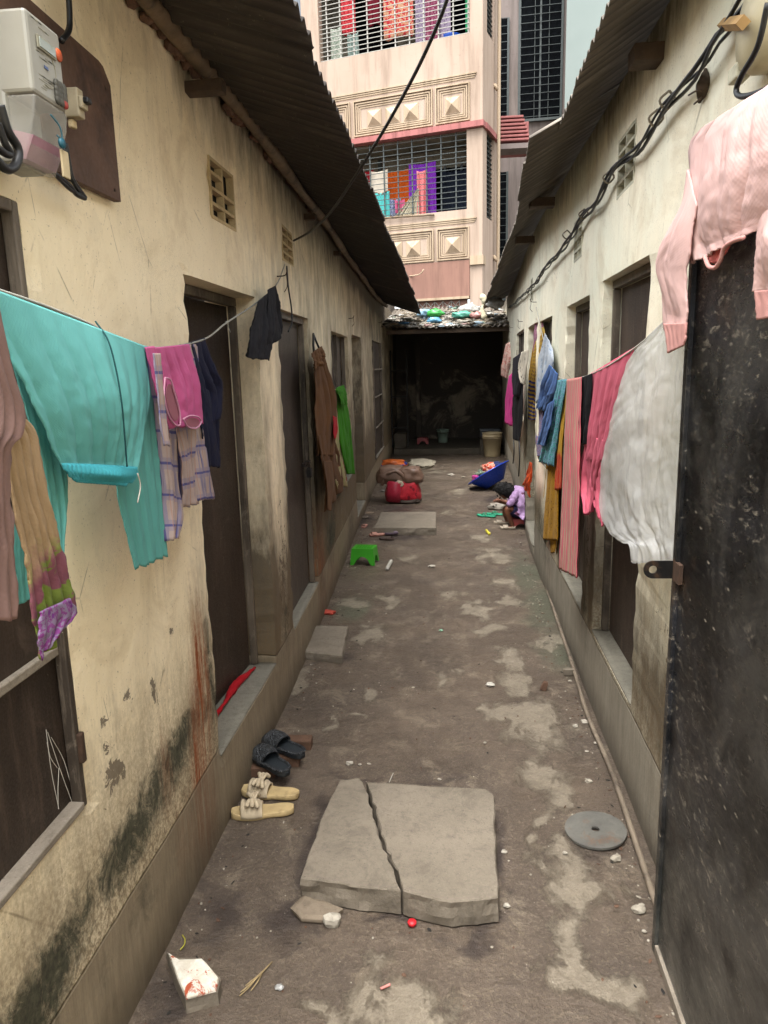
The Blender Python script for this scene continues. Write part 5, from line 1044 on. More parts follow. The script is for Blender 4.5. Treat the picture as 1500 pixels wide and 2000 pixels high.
mb = MB(); mb.tube([Vector((XF+.002, fy(.4), zM-.02)), Vector((XF+.008, fy(.55), zM-.035)), Vector((XF+.008, fy(.58), zM-.055)), Vector((XF+.004, fy(.5), zM-.05))], .0015, 5, 16); mb.lathe((XF+.009, fy(.55), zM-.062), [(.008, -.003), (.009, 0), (.008, .003)], 12, Matrix.Rotation(math.radians(90), 3, 'Y'), cap1=True); mb.build('seal', basic('teal_seal', H('#1d5a6a'), .4), me_, True)
face(fy(.58), fy(.80), zM-.115, zM-.07, .004, basic('paper_tag', H('#b8a784'), .8), 'paper_tag')
def breaker(px, lab, xo, par):
    c = gab(px[0], px[1], xo); b = thing('circuit_breaker', c, lab, 'circuit breaker', 'circuit breakers beside the meter')
    mb = MB(); mb.box(c, (.032, .026, .055)); mb.box(c+Vector((.020, 0, .0)), (.009, .025, .024)); mb.build('case', basic('dirty_cream_bakelite', H('#a3977c'), .6, .25, 30, .1), b, bevel=.003)
    mb = MB(); mb.box(c+Vector((.029, 0, .004)), (.013, .018, .012)); mb.build('lever', M_BLACKPL, b, bevel=.003)
    mb = MB(); mb.box(c+Vector((-.008, .002, -.037)), (.012, .018, .016)); mb.build('terminal', M_VL, b, bevel=.003)
breaker((144, 203), 'small cream breaker with black lever right of the meter', XB+.055, bd)
breaker((14, 105), 'small cream breaker with black lever left of the meter', XF-.055, bd)
for pts_, r, lab in [([(132, -40), (136, 30), (134, 60), (120, 80)], .006, 'black cable dropping from the roof to the meter top'),
                     ([(0, 205), (15, 255), (33, 285), (36, 305), (28, 325), (12, 330), (-10, 310)], .0075, 'thick black cable loop at the left edge under the meter'),
                     ([(-5, 240), (10, 280), (21, 300), (10, 300), (-15, 280)], .006, 'second black cable loop at the left edge behind the thick one'),
                     ([(128, 280), (135, 320), (142, 350), (160, 378), (166, 387), (150, 380), (135, 362), (108, 340)], .005, 'black cable bowing below the meter board'),
                     ([(126, 290), (132, 330), (148, 365), (160, 380), (140, 372), (118, 352), (102, 334)], .004, 'thin inner cable looping under the meter board')]:
    mb = MB(); xo = XB+.05 if pts_[0][0] > 100 else XF-.02; mb.tube([gab(px, py, xo) for px, py in pts_], r, 8, 50); tag(mb.build('meter_cable', M_BLACKPL, None, True), lab, 'cable', 'cables at the meter')
# yellow sticker on the dark door
cst = gw(380, 635, XL, -.150); mb = MB(); mb.slab((cst.x-.002, cst.y-.02), (cst.x+.0, cst.y+.02), cst.z-.03, cst.z+.03, .001); stk = mb.build('sticker', basic('yellow_sticker', H('#b99a1e'), .6), dl2)
mb = MB()
for i in range(6): mb.slab((cst.x+.0005, cst.y-.014), (cst.x+.002, cst.y+.012-.004*(i % 3)), cst.z+.02-.008*i, cst.z+.0225-.008*i, .001)
mb.build('print', M_RUST, stk)
# ------------------------------------------------------------------ things lying on the ground
def poly_slab(name, label, px, z0, z1, mat, seed, cat='slab', lip=.012, par=None, dens=.02, rough=.004, crack=None):
    """slab from a ground outline in plan: rounded top edge, rough sides"""
    P = [gz(a, b, z1) for a, b in px]; out = []
    for i in range(len(P)):
        A, B = P[i], P[(i+1) % len(P)]; n = max(2, int((B-A).length/dens)); out += [A.lerp(B, k/n) for k in range(n)]
    rj = random.Random(seed); cen = sum(out, Vector())/len(out); vs = []; lev = [(0, z0), (.0, z0+(z1-z0)*.35), (.0, z0+(z1-z0)*.7), (.1, z1-.005), (.9, z1), ]
    N = len(out); rings = []
    for li, (ins, z) in enumerate(lev):
        r = []
        for i, p in enumerate(out):
            d = (p-cen); d.z = 0; dn = d.normalized(); k = mn.noise(Vector((p.x*14, p.y*14, z*20+seed)))*rough*(2.5 if li in (1, 2) else 1)+mn.noise(Vector((p.x*45, p.y*45, z*60+seed)))*rough*.7
            if li < 3: k -= .004*li*0
            q = p-dn*(lip*ins)+dn*k; q.z = z+(mn.noise(Vector((p.x*6, p.y*6, seed)))*.004 if li > 2 else 0); r.append(q)
        rings.append(r)
    for fr in (.8, .55, .3, .1):
        rings.append([cen.lerp(q, fr)*1 for q in [Vector((a.x, a.y, z1+mn.noise(Vector((a.x*9*fr, a.y*9*fr, seed)))*.003)) for a in rings[4]]])
        for q in rings[-1]: q.z = z1+mn.noise(Vector((q.x*8, q.y*8, seed)))*.003
    mb = MB(); b = []
    for r in rings: b += r
    c = len(b); b.append(Vector((cen.x, cen.y, z1)))
    fs = [(i*N+k, i*N+(k+1) % N, (i+1)*N+(k+1) % N, (i+1)*N+k) for i in range(len(rings)-1) for k in range(N)]+[((len(rings)-1)*N+k, (len(rings)-1)*N+(k+1) % N, c) for k in range(N)]
    area = sum(out[i].x*out[(i+1) % N].y-out[(i+1) % N].x*out[i].y for i in range(N))
    if area < 0: fs = [f[::-1] for f in fs]
    mb.add(b, fs); o = mb.build(name, mat, par, False)
    return tag(o, label, cat) if label else o
# cracked slab: outlines taken at the height of the upper face
crk0 = [(712, 1526), (724, 1565), (735, 1600), (746, 1640), (758, 1668), (772, 1700), (784, 1738)]
crk = [(c[0]+(d[0]-c[0])*k/3, c[1]+(d[1]-c[1])*k/3) for c, d in zip(crk0, crk0[1:]) for k in range(3)]+[crk0[-1]]
JG = [random.uniform(-4, 4) for _ in crk]
poly_slab('concrete_slab', 'smaller left piece of the cracked concrete slab in the foreground', [(665, 1520), (700, 1518)]+[(a-3+jg, b) for (a, b), jg in zip(crk, JG)]+[(700, 1732), (640, 1722), (588, 1712), (600, 1672), (622, 1612), (645, 1560)], .0, .08, M_SLAB, 3, lip=.006, dens=.012, rough=.006)
poly_slab('concrete_slab', 'larger right piece of the cracked concrete slab in the foreground', [(722, 1526), (840, 1534), (950, 1540), (965, 1552), (969, 1640), (974, 1752), (880, 1762), (796, 1742)]+[(a+3+jg, b) for (a, b), jg in zip(crk[::-1], JG[::-1])], .0, .083, M_SLAB, 8, lip=.006, dens=.012, rough=.005)
poly_slab('concrete_slab', 'flat clean concrete slab in front of the red bundle in mid alley', [(744, 1000), (852, 999), (852, 1030), (730, 1030)], .0, .075, M_SLAB, 13)
poly_slab('concrete_slab', 'dim low concrete step beside the second left doorway', [(612, 1220), (680, 1222), (668, 1280), (592, 1272)], .0, .05, M_SLAB, 17)
poly_slab('mud_lump', 'flattened mud and mortar lump under the left corner of the cracked slab', [(570, 1770), (590, 1745), (640, 1758), (670, 1772), (640, 1792), (590, 1790)], .0, .018, M_GR if False else conc('damp_mortar', H('#6b6052'), H('#7b6f60')), 21, cat='mortar')
# manhole disc
def disc():
    c = gz(1163, 1625); mb = MB(); R, r, n = .103, .014, 64; vs = []
    for z in (.004, .012):
        for q in range(n): vs.append(c+Vector((math.cos(2*math.pi*q/n)*R, math.sin(2*math.pi*q/n)*R, z+.005*math.cos(2*math.pi*q/n))))
        for q in range(n): vs.append(c+Vector((math.cos(2*math.pi*q/n)*r, math.sin(2*math.pi*q/n)*r, z)))
    fs = []
    for i in range(n):
        j = (i+1) % n; fs += [(i, n+i, n+j, j), (2*n+i, 2*n+j, 3*n+j, 3*n+i), (i, j, 2*n+j, 2*n+i), (n+i, 3*n+i, 3*n+j, n+j)]
    mb.add(vs, fs)
    t = NT('grey_stained_disc'); p = t.obj(); n1 = t.noise(p, 9, 7, .7, .5); n2 = t.noise(p, 60, 5, .7)
    c_ = t.mix(t.ramp(n1, .3, .7), H('#4c4b47'), H('#6b6962')); c_ = t.mix(t.m2('MULTIPLY', t.ramp(t.noise(p, 14, 6, .7), .56, .68), .5), c_, H('#6b4a30')); c_ = t.mix(t.m2('MULTIPLY', t.ramp(n2, .55, .7), .5), c_, H('#4a4640'))
    o = mb.build('metal_disc', t.fin(c_, .6, t.bump(n2, .2, .003), .2), None, False); tag(o, 'round grey stained metal disc with a centre hole on the mud', 'disc')
disc()
# stones and crumbs
def stone(px, py, r, label, name='stone', mat=None, sq=.6, seed=None):
    c = gz(px, py); sd = seed or px*.13+py*.7; vs, fs = crumple(c+Vector((0, 0, r*sq*.55)), (r, r*.75, r*sq), sd, sub=2); mb = MB(); mb.add(vs, fs)
    return tag(mb.build(name, mat or M_STONE, None, False), label, 'stone' if name == 'stone' else name.replace('_', ' '))
stone(650, 1805, .026, 'pale angular stone in front of the cracked slab', sq=.9)
stone(683, 1493, .016, 'brown and white pebble just behind the cracked slab'); stone(703, 1494, .007, 'tiny white pebble right of the brown and white one')
stone(1150, 1527, .014, 'white crumbly stone above the metal disc'); stone(1203, 1680, .018, 'white knobbly stone touching the metal disc', sq=.7)
stone(1247, 1780, .020, 'white broken lump near the foot of the gate'); stone(1142, 1412, .018, 'white lump at the drain pipe, larger of a close pair'); stone(1124, 1420, .013, 'beige flat lump beside the larger white one at the pipe')
stone(1103, 1667, .008, 'small cream pebble left of the metal disc'); stone(947, 1451, .007, 'small white pebble right of mid alley behind the slab'); stone(858, 1523, .008, 'small white pebble on the slab back edge line')
stone(1113, 1331, .010, 'small white pebble beside the brick scrap at the pipe'); stone(1163, 1452, .008, 'tiny white stone just left of the pipe near the doorstep'); stone(958, 1338, .024, 'crumpled white scrap of paper in mid alley', 'paper_scrap', M_WHITEP, .35)
stone(985, 1665, .010, 'pebble at the right edge of the cracked slab'); stone(990, 1770, .010, 'pale chip at the front right corner of the cracked slab')
stone(1258, 1820, .007, 'reddish crumb at the gate foot'); stone(862, 1232, .012, 'green and white crumpled wrapper in mid alley', 'wrapper', basic('green_wrapper', H('#6f9a80'), .5)); stone(545, 1930, .012, 'small crumpled clear foil near the straw', 'foil_scrap', basic('foil_scrap', H('#8f8f8c'), .3), .5)
mb = MB(); rc = random.Random(11)
for i in range(900):
    yy = .9+rc.random()**1.5*11; xx = rc.uniform(XL(yy)+.03, XR(yy)-.03)
    if rc.random() < .5: xx = rc.choice([XL(yy)+.03+abs(rc.gauss(0, .05)), XR(yy)-.05-abs(rc.gauss(0, .05))])
    r = rc.uniform(.0012, .0042)*(1+yy*.08); vs, fs = crumple((xx, yy, gh(xx, yy)+r*.3), (r, r, r*.7), i*.7, sub=1); mb.cur = rc.choice([0, 0, 1]); mb.add(vs, fs)
for i in range(330):
    yy = 1.0+rc.random()**1.3*9; xx = rc.choice([XL(yy)+.02+abs(rc.gauss(0, .07)), XR(yy)-.04-abs(rc.gauss(0, .06)), rc.uniform(XL(yy)+.05, XR(yy)-.05)])
    r = rc.uniform(.003, .010)*(1+yy*.06); q = rc.uniform(0, 6); vs, fs = crumple((0, 0, 0), (r, r*rc.uniform(.2, .7), r*.18), i*1.7, sub=1); Rq = Matrix.Rotation(q, 3, 'Z') @ Matrix.Rotation(rc.uniform(-.3, .3), 3, 'X')
    mb.cur = rc.choice([1, 1, 2, 2, 2, 0]); mb.add([Rq @ Vector(v)+Vector((xx, yy, gh(xx, yy)+r*.25)) for v in vs], fs)
tag(mb.build('crumbs', [M_STONE, M_BRICK, M_DARK], None), 'tiny pale crumbs of mortar and grit scattered over the mud', 'grit', kind='stuff')
# red cap, pink stub, white stick, yellow thread, straw
c = gz(805, 1805); mb = MB(); mb.lathe(c, [(.013, 0), (.0135, .008), (.011, .012), (.001, .0125)], 20); tag(mb.build('bottle_cap', basic('red_plastic', H('#c0202a'), .4, .2), None, True, jitter=.001), 'small red plastic cap in front of the cracked slab', 'cap')
def rod(name, p, r, mat, label, cat, n=12):
    mb = MB(); mb.tube([gz(a, b, r+.002) for a, b in p], r, 8, n); return tag(mb.build(name, mat, None, True), label, cat)
rod('crayon_stub', [(743, 1931), (762, 1923)], .0035, basic('pink_chalk', H('#b5746c')), 'pink chalk stub near the bottom of the picture', 'chalk')
rod('stick', [(760, 1528), (768, 1510)], .0018, M_WHITEP, 'thin white stick leaning at the back edge of the cracked slab', 'stick')
rod('thread', [(352, 1855), (360, 1845), (361, 1834), (356, 1826)], .0018, basic('yellow_green_string', H('#a8a43c')), 'short curled yellow green string by the left wall', 'string')
rod('white_tube', [(756, 1111), (764, 1096)], .016, M_WHITEP, 'short white plastic tube near the green stool', 'tube')
rod('yellow_straw', [(950, 1036), (956, 1043)], .012, basic('yellow_plastic', H('#c9bd3a')), 'short yellow plastic piece on the mud before the child', 'plastic piece')
sw = thing('straw_bits', gz(500, 1910), 'few broken dry broom straws in the left foreground', 'straw')
for a, b in [((475, 1935), (530, 1880)), ((480, 1925), (532, 1878)), ((470, 1938), (520, 1890)), ((490, 1935), (512, 1900)), ((468, 1945), (500, 1912))]:
    mb = MB(); mb.tube([gz(*a, .004), gz((a[0]+b[0])/2+2, (a[1]+b[1])/2, .007), gz(*b, .004)], .0016, 5, 8); mb.build('straw', basic('dry_straw', H('#8f7c58')), sw, True)
# broken white tile / brick in the left corner
blk = thing('painted_brick', gz(380, 1905), 'broken white painted brick piece with orange stains at bottom left', 'brick')
px = [(325, 1858), (345, 1870), (395, 1868), (432, 1910), (425, 1935), (362, 1952), (340, 1900)]
t = NT('flaked_white_paint'); p = t.pos(); n1 = t.noise(p, 30, 6, .7, .5); c_ = t.mix(t.ramp(n1, .4, .6), H('#bdb6a6'), H('#d5d0c4')); c_ = t.mix(t.ramp(t.noise(p, 11, 6, .75, 1), .55, .60), c_, H('#9c4526')); M_FLK = t.fin(c_, .75, t.bump(n1, .4, .006))
poly_slab('body', None, px, .0, .045, M_SLAB, 31, par=blk, lip=.004, rough=.002); poly_slab('painted_face', None, [(a*.92+380*.08, b*.92+1907*.08) for a, b in px], .044, .051, M_FLK, 33, par=blk, lip=.003, rough=.004)
# brick scraps at right pipe
c = gz(1110, 1318); mb = MB(); mb.box(c+Vector((0, 0, .018)), (.055, .028, .034), Matrix.Rotation(.1, 3, 'Z')); tag(mb.build('brick_scrap', M_SLAB, None, jitter=.004, bevel=.003), 'small tan brick scrap lying against the drain pipe', 'brick')
c = gz(1063, 1348); mb = MB(); mb.box(c+Vector((0, 0, .022)), (.028, .026, .05), Matrix.Rotation(.3, 3, 'Y'), .8); tag(mb.build('clod', M_BRICK, None, jitter=.006, bevel=.004), 'dark brown upright clod on the mud left of the pipe', 'clod')
# bricks under the black slippers
def brick(px, py, rz, label, z=0, dims=(.11, .06, .045)):
    c = gz(px, py); mb = MB(); mb.box(c+Vector((0, 0, dims[2]/2+z)), dims, Matrix.Rotation(rz, 3, 'Z')); return tag(mb.build('brick', M_BRICK, None, jitter=.003, js=30, bevel=.005), label, 'brick')
brick(515, 1512, .02, 'dark brown brick under the nearer black slipper'); brick(560, 1492, .05, 'dark brown brick between the two black slippers', dims=(.11, .06, .043)); brick(585, 1460, .05, 'dark brown brick under the farther black slipper', dims=(.11, .06, .045))
# slippers: sole along +x, toe at -x
def slipper(name, label, pos, rz, L, Wd, sm, um, kind, par_scale=1, group=None, tilt=0):
    r = thing(name, pos, label, 'slipper', group); Rz = Matrix.Rotation(rz, 3, 'Z') @ Matrix.Rotation(tilt, 3, 'Y'); P0 = Vector(pos)
    def half(u): # half width along the sole, u 0 toe..1 heel
        return Wd/2*(math.sin(math.pi*min(1, max(0, (u*.97+.015))))**.42)*(1.02-.26*math.exp(-((u-.62)/.18)**2)-.10*u)
    th = .022*L/.25 if kind != 'flip' else .012*L/.25
    if kind == 'slide': th *= 1.35
    hz = lambda u: th*(1+.35*max(0, u-.45)) + .010*max(0, .25-u)*4*L/.25
    mb = MB(); n = 28; vs = []
    prof = [(0.0, 0.0), (.90, 0), (1.0, .18), (1.02, .5), (1.0, .85), (.93, 1.0), (.84, .93 if kind == 'clog' else .97), (0.0, .86 if kind == 'clog' else .95)]
    rows = []
    for i in range(n+1):
        u = i/n; h = half(u); row = []
        for sgn in (1, -1):
            pr = prof if sgn > 0 else prof[::-1][1:]
            for a, b in pr: row.append(Rz @ Vector(((u-.5)*L, sgn*a*h, b*hz(u)))+P0)
        rows.append(row)
    m_ = len(rows[0])-1
    vs = [p for r_ in rows for p in r_[:m_]]
    mb.add(vs, [(i*m_+k, i*m_+(k+1) % m_, (i+1)*m_+(k+1) % m_, (i+1)*m_+k) for i in range(n) for k in range(m_)]+[tuple(range(m_))[::-1], tuple(range(n*m_, (n+1)*m_))])
    mb.build('sole', sm, r, True)
    mb = MB()
    if kind == 'flip':
        for s in (1, -1):
            A = Vector((-.26*L, 0, hz(.25))); B = Vector((-.12*L, s*.2*Wd, hz(.4)+.028*L/.25)); C = Vector((.05*L, s*.46*Wd, hz(.55)*.9)); mb.tube([Rz @ k+P0 for k in (A, B, C)], .006*L/.25, 6, 10)
        mb.build('strap', um, r, True)
    else:
        u0, u1 = (.02, .50) if kind == 'clog' else (.16, .50)
        hh = (.058 if kind == 'clog' else .050)*L/.25
        def fn(v, a):
            u = u0+(u1-u0)*v; q = math.pi*a; h = half(u)*1.03; 
            k = (math.sin(math.pi*min(1, v*.62+.12))**.6 if kind == 'clog' else .95-.12*v)
            if kind == 'clog': k *= min(1, .25+v*2.2)
            cut = .12*L*math.sin(q)*(v if kind == 'clog' else 0)
            z = hz(u)*.55+ (hh*k)*math.sin(q)**.8
            if kind == 'bow': z += .006*math.sin(v*18)*math.sin(q)
            return Rz @ Vector(((u-.5)*L+(cut*.35 if kind == 'clog' else 0), math.cos(q)*h, z))+P0
        mb.grid(lambda a, b: fn(b, a), 24, 18, lambda a, b: (a*.2, b*.15)); mb.build('upper', um, r, True, solid=.005*L/.25)
        if kind == 'bow':
            mb = MB(); c0 = Rz @ Vector((-.15*L, 0, hz(.4)+hh*.88))+P0
            for s in (1, -1):
                for w_k in range(3):
                    P_ = [c0+Rz @ Vector((.004*w_k, 0, .004)), c0+Rz @ Vector((-.012+.012*w_k, s*.022, .012)), c0+Rz @ Vector((-.020+.020*w_k, s*.040, .002-.004*w_k))]
                    mb.tube(P_, lambda t: .0045+.0065*t*(1.5-t), 8, 10)
            vs, fs = crumple(c0+Vector((0, 0, .006)), (.010, .011, .008), 3.3, sub=2); mb.add(vs, fs)
            mb.build('bow', um, r, True)
        if kind == 'clog':
            mb = MB(); R0 = [Rz @ Vector(((u-.5)*L, s*half(u)*.98, hz(u)*1.02))+P0 for s, u in [(1, .45), (1, .6), (1, .75), (1, .88), (1, .96)]]+[Rz @ Vector((.49*L, 0, hz(1)*1.05))+P0]+[Rz @ Vector(((u-.5)*L, -half(u)*.98, hz(u)*1.02))+P0 for u in (.96, .88, .75, .6, .45)]
            mb.tube(R0, .0055, 6, 50); mb.build('rim', um, r, True)
    return r
t = NT('black_textured_rubber'); p = t.obj(); wv = t.m2('SINE', t.m2('MULTIPLY', t.m2('ADD', t.n_out(p)[0], t.m2('MULTIPLY', t.noise(p, 24, 3, .5, 1), .12)), 420))
M_BR = t.fin(t.mix(t.ramp(wv, .3, .9), H('#1c1f22'), H('#4c5054')), .5, t.bump(wv, .8, .003)); M_BS = basic('black_foam', H('#24292d'), .5, .2, 20, .1)
c = gz(528, 1492, .05); slipper('slipper', 'black ridged rubber clog standing on bricks, nearer of the black pair', (c.x, c.y, .047), math.radians(-42), .235, .098, M_BS, M_BR, 'clog', group='slippers on the left of the alley')
c = gz(553, 1462, .05); slipper('slipper', 'black ridged rubber clog standing on bricks, farther of the black pair', (c.x, c.y, .047), math.radians(-34), .235, .098, M_BS, M_BR, 'clog', group='slippers on the left of the alley')
M_CS = basic('cream_foam', H('#b09a6e'), .7, .2, 20, .15, dirt=H('#8a7650')); M_CU = basic('cream_fabric_bow', H('#b3a48a'), .8, .2, 30, .3)
c = gz(514, 1592, .0); slipper('slipper', 'cream slide slipper with a fabric bow, nearer of the cream pair', (c.x, c.y, .004), math.radians(12), .225, .088, M_CS, M_CU, 'bow', group='slippers on the left of the alley')
c = gz(528, 1555, .0); slipper('slipper', 'cream slide slipper with a fabric bow, farther of the cream pair', (c.x, c.y, .004), math.radians(-4), .225, .088, M_CS, M_CU, 'bow', group='slippers on the left of the alley')
M_GF = basic('green_foam', H('#1f8a68'), .6, .2)
c = gz(950, 1009); slipper('flip_flop', 'turquoise green flip flop, left one of the pair before the child', (c.x, c.y, .004), math.radians(-25), .21, .085, M_GF, M_GF, 'flip', group='green flip flops')
c = gz(970, 1006); slipper('flip_flop', 'turquoise green flip flop, right one of the pair before the child', (c.x, c.y, .004), math.radians(-12), .21, .085, M_GF, M_GF, 'flip', group='green flip flops')
M_PKF = basic('dusty_pink_foam', H('#a87a6c'), .7, .2); M_PUF = basic('purple_grey_foam', H('#5f4f5c'), .6, .2); M_BRF = basic('dark_brown_leather', H('#3d2f28'), .7, .3); M_CRF = basic('cream_rubber', H('#a89c8a'), .7, .2)
c = gz(736, 1047); slipper('sandal', 'dusty pink sandal before the flat slab', (c.x, c.y, .004), math.radians(20), .15, .07, M_PKF, M_PKF, 'slide', group='sandals by the flat slab')
c = gz(768, 1044); slipper('sandal', 'purple grey clog sandal before the flat slab', (c.x, c.y, .004), math.radians(200), .17, .075, M_PUF, M_PUF, 'clog', group='sandals by the flat slab')
c = gz(755, 1055); slipper('sandal', 'dark brown sandal lying nearest of the sandals', (c.x, c.y, .004), math.radians(170), .14, .065, M_BRF, M_BRF, 'slide', group='sandals by the flat slab')
c = gz(712, 1030); slipper('sandal', 'small pale pink sandal against the left wall foot', (c.x, c.y, .004), math.radians(80), .13, .06, M_PKF, M_PKF, 'slide', group='sandals by the flat slab')
on = gz(640, 1198); vs, fs = crumple(on+Vector((0, 0, .008)), (.05, .035, .012), 4.4); mb = MB(); mb.add(vs, fs); tag(mb.build('red_rag', basic('faded_red_cloth', H('#a8402f'), .8, .3, 30, .3), None, True), 'small crumpled orange red rag near the low step', 'rag')
c = gab(470, 1302, -.99); mb = MB(); mb.tube([Vector((-.90, 2.30, .29)), Vector((-.93, 2.45, .285)), Vector((-.92, 2.6, .30)), Vector((-.93, 2.8, .29)), Vector((-.9, 2.98, .288))], lambda t: .013+.006*math.sin(t*11), 8, 40); tag(mb.build('rolled_cloth', fabric('bright_red_roll', H('#b31420')), None, True, jitter=.006, js=40), 'twisted bright red cloth along the dark doorway sill', 'cloth')
# green stool
def stool(name, label, c, mat, w_, d_, h_, rz=0):
    r = thing(name, c, label, 'stool'); Rz = Matrix.Rotation(rz, 3, 'Z'); c = Vector(c)
    T = lambda x, y, z: c+Rz @ Vector((x, y, z))
    mb = MB(); n = 6; fl = .88
    # top: rim plus a lattice of crossing bars with real gaps
    W1, D1 = w_*fl, d_*fl
    for sg in (-1, 1):
        mb.box(T(sg*(W1/2-.008), 0, h_-.005), (.016, D1, .010), Rz); mb.box(T(0, sg*(D1/2-.008), h_-.0049), (W1-.033, .016, .0098), Rz)
    k = 8
    for i in range(1, k): mb.box(T((i/k-.5)*W1, 0, h_-.0055), (W1/k*.42, D1-.034, .007), Rz)
    k = 7
    for i in range(1, k): mb.box(T(0, (i/k-.5)*D1, h_-.0045), (W1-.034, D1/k*.42, .0065), Rz)
    mb.build('seat', mat, r)
    mb = MB()
    # four skirts each with an arch cut out
    for side in range(4):
        along, dep = (w_, d_) if side % 2 == 0 else (d_, w_); q = Rz @ Matrix.Rotation(side*math.pi/2, 3, 'Z')
        m_ = 20; vs = []
        for i in range(m_+1):
            a = i/m_*2-1; arch = h_*.52*math.sqrt(max(0, 1-(a/.62)**2)) if abs(a) < .62 else 0
            for z in (arch, h_-.001):
                kk = fl+(1-fl)*(1-z/h_); 
                for dd in (0, .004): vs.append(c+q @ Vector((a*along/2*kk, -(dep/2*kk-dd), z)))
        fs = []
        for i in range(m_):
            b = i*4; fs += [(b, b+4, b+6, b+2), (b+1, b+3, b+7, b+5), (b, b+1, b+5, b+4), (b+2, b+6, b+7, b+3)]
        mb.add(vs, fs)
    mb.build('skirt', mat, r)
    return r
c = gz(711, 1102); stool('plastic_stool', 'small bright green plastic stool with arched sides by the left wall', (c.x, c.y+.05, 0), basic('bright_green_plastic', H('#3a9a22'), .4, .12, 10, .02), .205, .17, .135, -.12)
c = gz(831, 865); stool('plastic_stool', 'small red plastic stool in the dark cooking shed', (c.x, 13.9, .11), basic('dark_red_plastic', H('#8e1414'), .4, .2), .22, .2, .12)
# buckets
def bucket(name, label, c, r0, r1, h, mat, rings=(.82, .9), cat='bucket'):
    b = thing(name, c, label, cat); mb = MB(); c = Vector(c); prof = [(r0*.97, 0), (r0, .01)]
    for q in rings: rr = r0+(r1-r0)*q; prof += [(rr, h*q-.014), (rr+.008, h*q-.012), (rr+.008, h*q-.004), (rr, h*q-.002)]
    prof += [(r1, h), (r1+.008, h+.003), (r1+.008, h+.012), (r1-.004, h+.012), (r1-.010, h), (r0-.01, .02), (.001, .018)]
    mb.lathe(c, prof, 40); mb.build('body', mat, b, True)
    mb = MB(); R0 = [c+Vector((math.cos(q)*(r1+.01), -math.sin(q)*.02-r1*.0, h*.93-math.sin(q)*.10)) for q in np.linspace(0, math.pi, 16)]
    R0 = [c+Vector((math.cos(q)*(r1+.012), -math.sin(q)*(r1+.012), h*.9-math.sin(q)*.03)) for q in np.linspace(0, math.pi, 18)]
    mb.tube(R0, .003, 5); mb.build('handle', M_RUST, b, True)
c = gz(962, 893); bucket('bucket', 'large dirty cream plastic bucket at the far right before the shed', (c.x, c.y+.15, 0), .135, .17, .40, basic('dirty_cream_bucket', H('#b09f7c'), .5, .2, 5, .05, dirt=H('#8d7c5c')))
c = gz(866, 858, .11); bucket('pail', 'small white and green pail inside the dark shed', (c.x, 14.1, .11), .09, .115, .24, basic('white_green_pail', H('#7d9080'), .5, .2, 6, .02, dirt=H('#a8aca4')), (.9,))
# stove things at the shed right
kb = gz(945, 840); st = thing('cooking_stove', (.60, 13.2, .28), 'sooty grey cooking stove on the block at the shed right', 'stove')
mb = MB(); mb.box((.62, 13.2, .36), (.34, .3, .12)); mb.build('body', basic('grey_sooty_metal', H('#3c3f42'), .5, .4, 12, .1, .4), st, bevel=.01)
mb = MB(); mb.box((.62, 13.04, .425), (.36, .03, .012)); mb.box((.62, 13.2, .43), (.36, .32, .008)); mb.build('top_plate', basic('dull_steel', H('#6f7478'), .4, .3, 12, .05, .6), st, bevel=.003)
mb = MB(); mb.lathe((.80, 13.15, .28), [(.05, 0), (.055, .08), (.052, .082)], 20); tag(mb.build('steel_pot', basic('dull_pot', H('#5a5e60'), .4, .2, 10, .02, .6), None, True), 'small steel pot beside the stove', 'pot')
# plastic bag on far left
c = gz(780, 885); vs, fs = crumple(c+Vector((0, .3, .13)), (.14, .12, .15), 9.3); mb = MB(); mb.add(vs, fs); t = NT('green_white_bag'); p = t.obj(); c_ = t.mix(t.ramp(t.noise(p, 9, 4, .6, 1), .48, .55), H('#a9b8ae'), H('#3f7d5c'))
tag(mb.build('carrier_bag', t.fin(c_, .4, t.bump(t.noise(p, 20, 5), .6, .02)), None, True), 'white and green carrier bag slumped at the far left corner', 'bag')
# basins
def basin(name, label, c, r0, r1, h, mat, R=None, sy=1):
    b = MB(); b.lathe(c, [(r0, 0), (r1*.97, h*.9), (r1, h), (r1+.03, h+.005), (r1+.03, h-.01), (r1+.022, h-.012), (r1+.02, h-.002) , (r1-.008, h-.004), (r0-.01, .012), (.001, .01)][:5]+[(r1-.008, h-.004), (r0-.01, .012), (.001, .01)], 40, R, sy=sy)
    return tag(b.build(name, mat, None, True), label, 'basin')
c = gz(764, 922); basin('basin', 'round blue plastic basin behind the brown bag on the left', (c.x, c.y, 0), .15, .22, .13, basic('blue_basin_plastic', H('#1d3f9a'), .35, .15))
cc = Vector((c.x+.02, c.y, .12)); vs, fs = crumple(cc, (.20, .19, .08), 2.2); mb = MB(); mb.add(vs, fs); tag(mb.build('orange_tray', basic('orange_plastic', H('#b85a22'), .5, .2), None, True), 'orange plastic lining crumpled in the blue basin', 'tray')
c = gz(815, 902); poly_slab('sack', 'flat pale dirty sack lying on the mud beyond the brown bag', [(802, 896), (828, 894), (846, 899), (845, 906), (822, 909), (800, 905)], .0, .06, basic('pale_sack', H('#9c9482'), .9, .3, 14, .4), 44, cat='sack', lip=.05, rough=.03)
